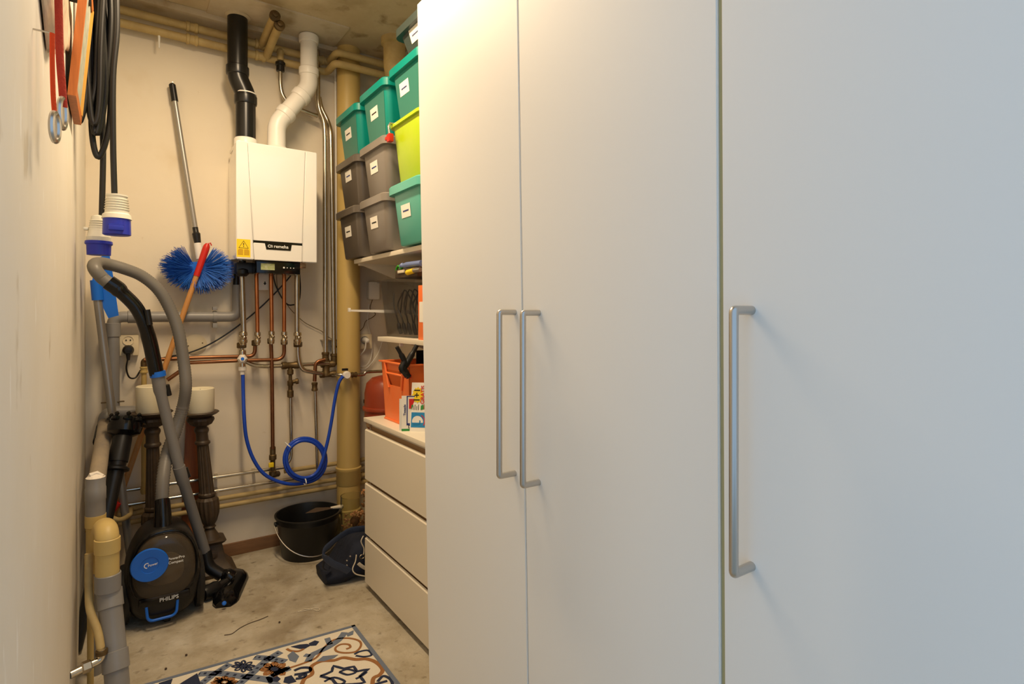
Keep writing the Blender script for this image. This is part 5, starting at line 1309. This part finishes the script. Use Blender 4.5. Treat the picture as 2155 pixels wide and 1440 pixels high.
# plaster splinters hanging under the ceiling pipe
single('paint_drip', MB().tube(pts([(334, 62), (335, 80), (335, 101)], 3.07), [.006, .005, .003], 6), M_whitep, 'pale dried drip hanging below the cream ceiling pipe', 'drip')

# ================================================================== rug
zr = .008
A = at(745, 1322, Z=0); Lf = at(330, 1440, Z=0); Rt = at(835, 1440, Z=0)
u = (Lf-A).normalized(); v = (Rt-A).normalized()
t = Thing('rug', 'cream rug with navy, slate and brown tile and vine pattern on the floor', 'rug')
RW, RL = .70, .66
def rp(a_, b_, z=0): p = A+u*a_+v*b_; return Vector((p.x, p.y, z))
t.part('pile', MB().hexa([rp(0, 0), rp(RW, 0), rp(RW, RL), rp(0, RL), rp(0, 0, zr), rp(RW, 0, zr), rp(RW, RL, zr), rp(0, RL, zr)]), M_rug)
m = MB()
for a0, b0, a1, b1 in ((-.004, -.004, RW+.004, .008), (-.004, -.004, .010, RL), (RW-.010, -.004, RW+.004, RL), (0, RL-.012, RW, RL)):
    m.hexa([rp(a0, b0), rp(a1, b0), rp(a1, b1), rp(a0, b1), rp(a0, b0, zr+.002), rp(a1, b0, zr+.002), rp(a1, b1, zr+.002), rp(a0, b1, zr+.002)])
t.part('bound_edge', m, M_rslate)
def ab(zx, zy):  # detail-crop coordinates to rug coordinates
    p = at(300+zx/3.476, 1280+zy/3.476, Z=zr)-A; D = u.x*v.y-u.y*v.x; return ((p.x*v.y-p.y*v.x)/D, (u.x*p.y-u.y*p.x)/D)
def rz(lst): return [rp(*ab(x, y), zr) for x, y in lst]
def stroke(lst, wd, n=5, closed=False, th=.0014): return MB().ribbon(smooth(rz(lst), n, closed), wd, UP, th, closed)
def merge(*ms):
    r_ = MB()
    for q in ms: r_.add(q.v, q.f)
    return r_
brown = [stroke([(1060, 445), (1180, 405), (1270, 365), (1330, 290), (1400, 235), (1500, 222), (1580, 240), (1598, 275), (1560, 320), (1480, 330), (1420, 318), (1412, 292), (1450, 268), (1505, 268), (1520, 288), (1490, 302)], .008),
         stroke([(1055, 300), (1085, 315), (1140, 318), (1180, 300)], .009),
         stroke([(1160, 575), (1185, 520), (1240, 485), (1235, 430), (1310, 390), (1400, 385), (1470, 365), (1560, 378), (1640, 375), (1710, 400), (1755, 450), (1735, 490), (1690, 515), (1680, 575)], .014)]
navy = [stroke([(1300, 500), (1385, 465), (1395, 425), (1470, 445), (1545, 430), (1570, 465), (1655, 448), (1590, 500), (1625, 545), (1530, 560), (1420, 560), (1390, 525), (1300, 500)], .010, 2),
        stroke([(1440, 470), (1500, 450), (1560, 470), (1500, 490), (1440, 470)], .008), stroke([(1330, 540), (1400, 510), (1480, 540), (1420, 575)], .008),
        stroke([(1110, 460), (1160, 440), (1220, 440), (1225, 465), (1170, 480), (1110, 490)], .011), stroke([(1550, 340), (1590, 320), (1650, 312), (1675, 345), (1620, 358), (1560, 350)], .008),
        stroke([(1140, 505), (1190, 485), (1180, 510), (1120, 520)], .011), stroke([(1720, 540), (1760, 500), (1810, 520), (1830, 560)], .010),
        stroke([(1560, 520), (1600, 500), (1640, 470)], .008), stroke([(1700, 560), (1790, 535)], .010)]
def blob(lst, th=.0016): return MB().prism([p for p in rz(lst)], (0, 0, th))
navy += [blob([(1085, 285), (1150, 270), (1205, 265), (1230, 275), (1190, 298), (1150, 300)]), blob([(1215, 262), (1260, 240), (1292, 248), (1270, 275), (1230, 278)]),
         blob([(950, 515), (985, 500), (1010, 520), (985, 545), (955, 540)]), blob([(1040, 510), (1090, 495), (1125, 540), (1070, 556), (1030, 545)]),
         blob([(300, 540), (400, 480), (425, 556), (340, 575), (240, 580)]), blob([(120, 552), (220, 520), (200, 580), (110, 580)])]
slate = [stroke([(1478, 180), (1440, 230), (1370, 280), (1290, 320), (1240, 345), (1210, 395)], .024), stroke([(1350, 222), (1372, 270)], .02), stroke([(1185, 345), (1225, 352)], .016),
         blob([(1060, 350), (1100, 318), (1145, 355), (1120, 400), (1075, 385)]), blob([(1270, 395), (1320, 355), (1430, 345), (1400, 368), (1330, 392)]), blob([(1490, 190), (1545, 165), (1540, 195), (1500, 210)]),
         stroke([(430, 556), (520, 488), (640, 410)], .026, 3), stroke([(680, 580), (800, 480), (900, 390), (1010, 322)], .028, 3),
         stroke([(410, 485), (560, 480), (720, 500), (880, 520), (960, 535)], .026, 3), stroke([(820, 362), (930, 372), (1045, 395)], .026, 3), stroke([(1010, 590), (930, 510), (1080, 440)], .026, 2)]
def flower(cx_, cy_, sx, sy, n, mts, wd):
    for k in range(n):
        a_ = 2*PI*k/n
        x, y = math.cos(a_), math.sin(a_)
        mts.append(stroke([(cx_+sx*.25*x, cy_+sy*.25*y), (cx_+sx*.7*math.cos(a_+.25), cy_+sy*.7*math.sin(a_+.25)), (cx_+sx*x, cy_+sy*y), (cx_+sx*.7*math.cos(a_-.25), cy_+sy*.7*math.sin(a_-.25)), (cx_+sx*.25*x, cy_+sy*.25*y)], wd, 2))
flower(738, 428, 85, 42, 8, navy, .006); flower(965, 450, 100, 52, 8, brown, .012); flower(600, 545, 90, 40, 8, brown, .012)
navy += [blob([(965+30*math.cos(k*PI/4), 450+16*math.sin(k*PI/4)) for k in range(8)]), blob([(738+20*math.cos(k*PI/4), 428+10*math.sin(k*PI/4)) for k in range(8)])]
# chain dashes on the slate bands
dash = []
for lst in ([(430, 556), (520, 488), (640, 410)], [(690, 575), (800, 480), (900, 390), (1010, 322)], [(410, 485), (560, 480), (720, 500), (880, 520)], [(820, 362), (930, 372), (1045, 395)]):
    sp = smooth(rz(lst), 6)
    for i in range(0, len(sp)-1, 2): dash.append(MB().ribbon([sp[i]+UP*.0016, (sp[i]*.3+sp[i+1]*.7)+UP*.0016], .009, UP, .0006))
# the same motifs go on towards the camera, beyond the frame
for k in range(1):
    for j in range(3):
        c0 = rp(.13+.22*j, .545, zr)
        ring_ = [c0+Vector((.09*math.cos(R(a_)), .09*math.sin(R(a_)), 0))*(1+.12*math.cos(R(a_*8))) for a_ in range(0, 360, 10)]
        (brown if (k+j) % 2 else navy).append(MB().ribbon(ring_, .010, UP, .0014, True))
        slate.append(MB().ribbon([c0+Vector((.045*math.cos(R(a_)), .045*math.sin(R(a_)), 0)) for a_ in range(0, 360, 45)], .014, UP, .0014, True))
for nm, lst, mt_ in (('brown_motif', brown, M_rbrown), ('slate_motif', slate, M_rslate), ('navy_motif', navy, M_rnavy)):
    for q in lst: t.part(nm, q, mt_)
t.part('chain_stitches', merge(*dash), M_rnavy, kind='stuff')
t.done()
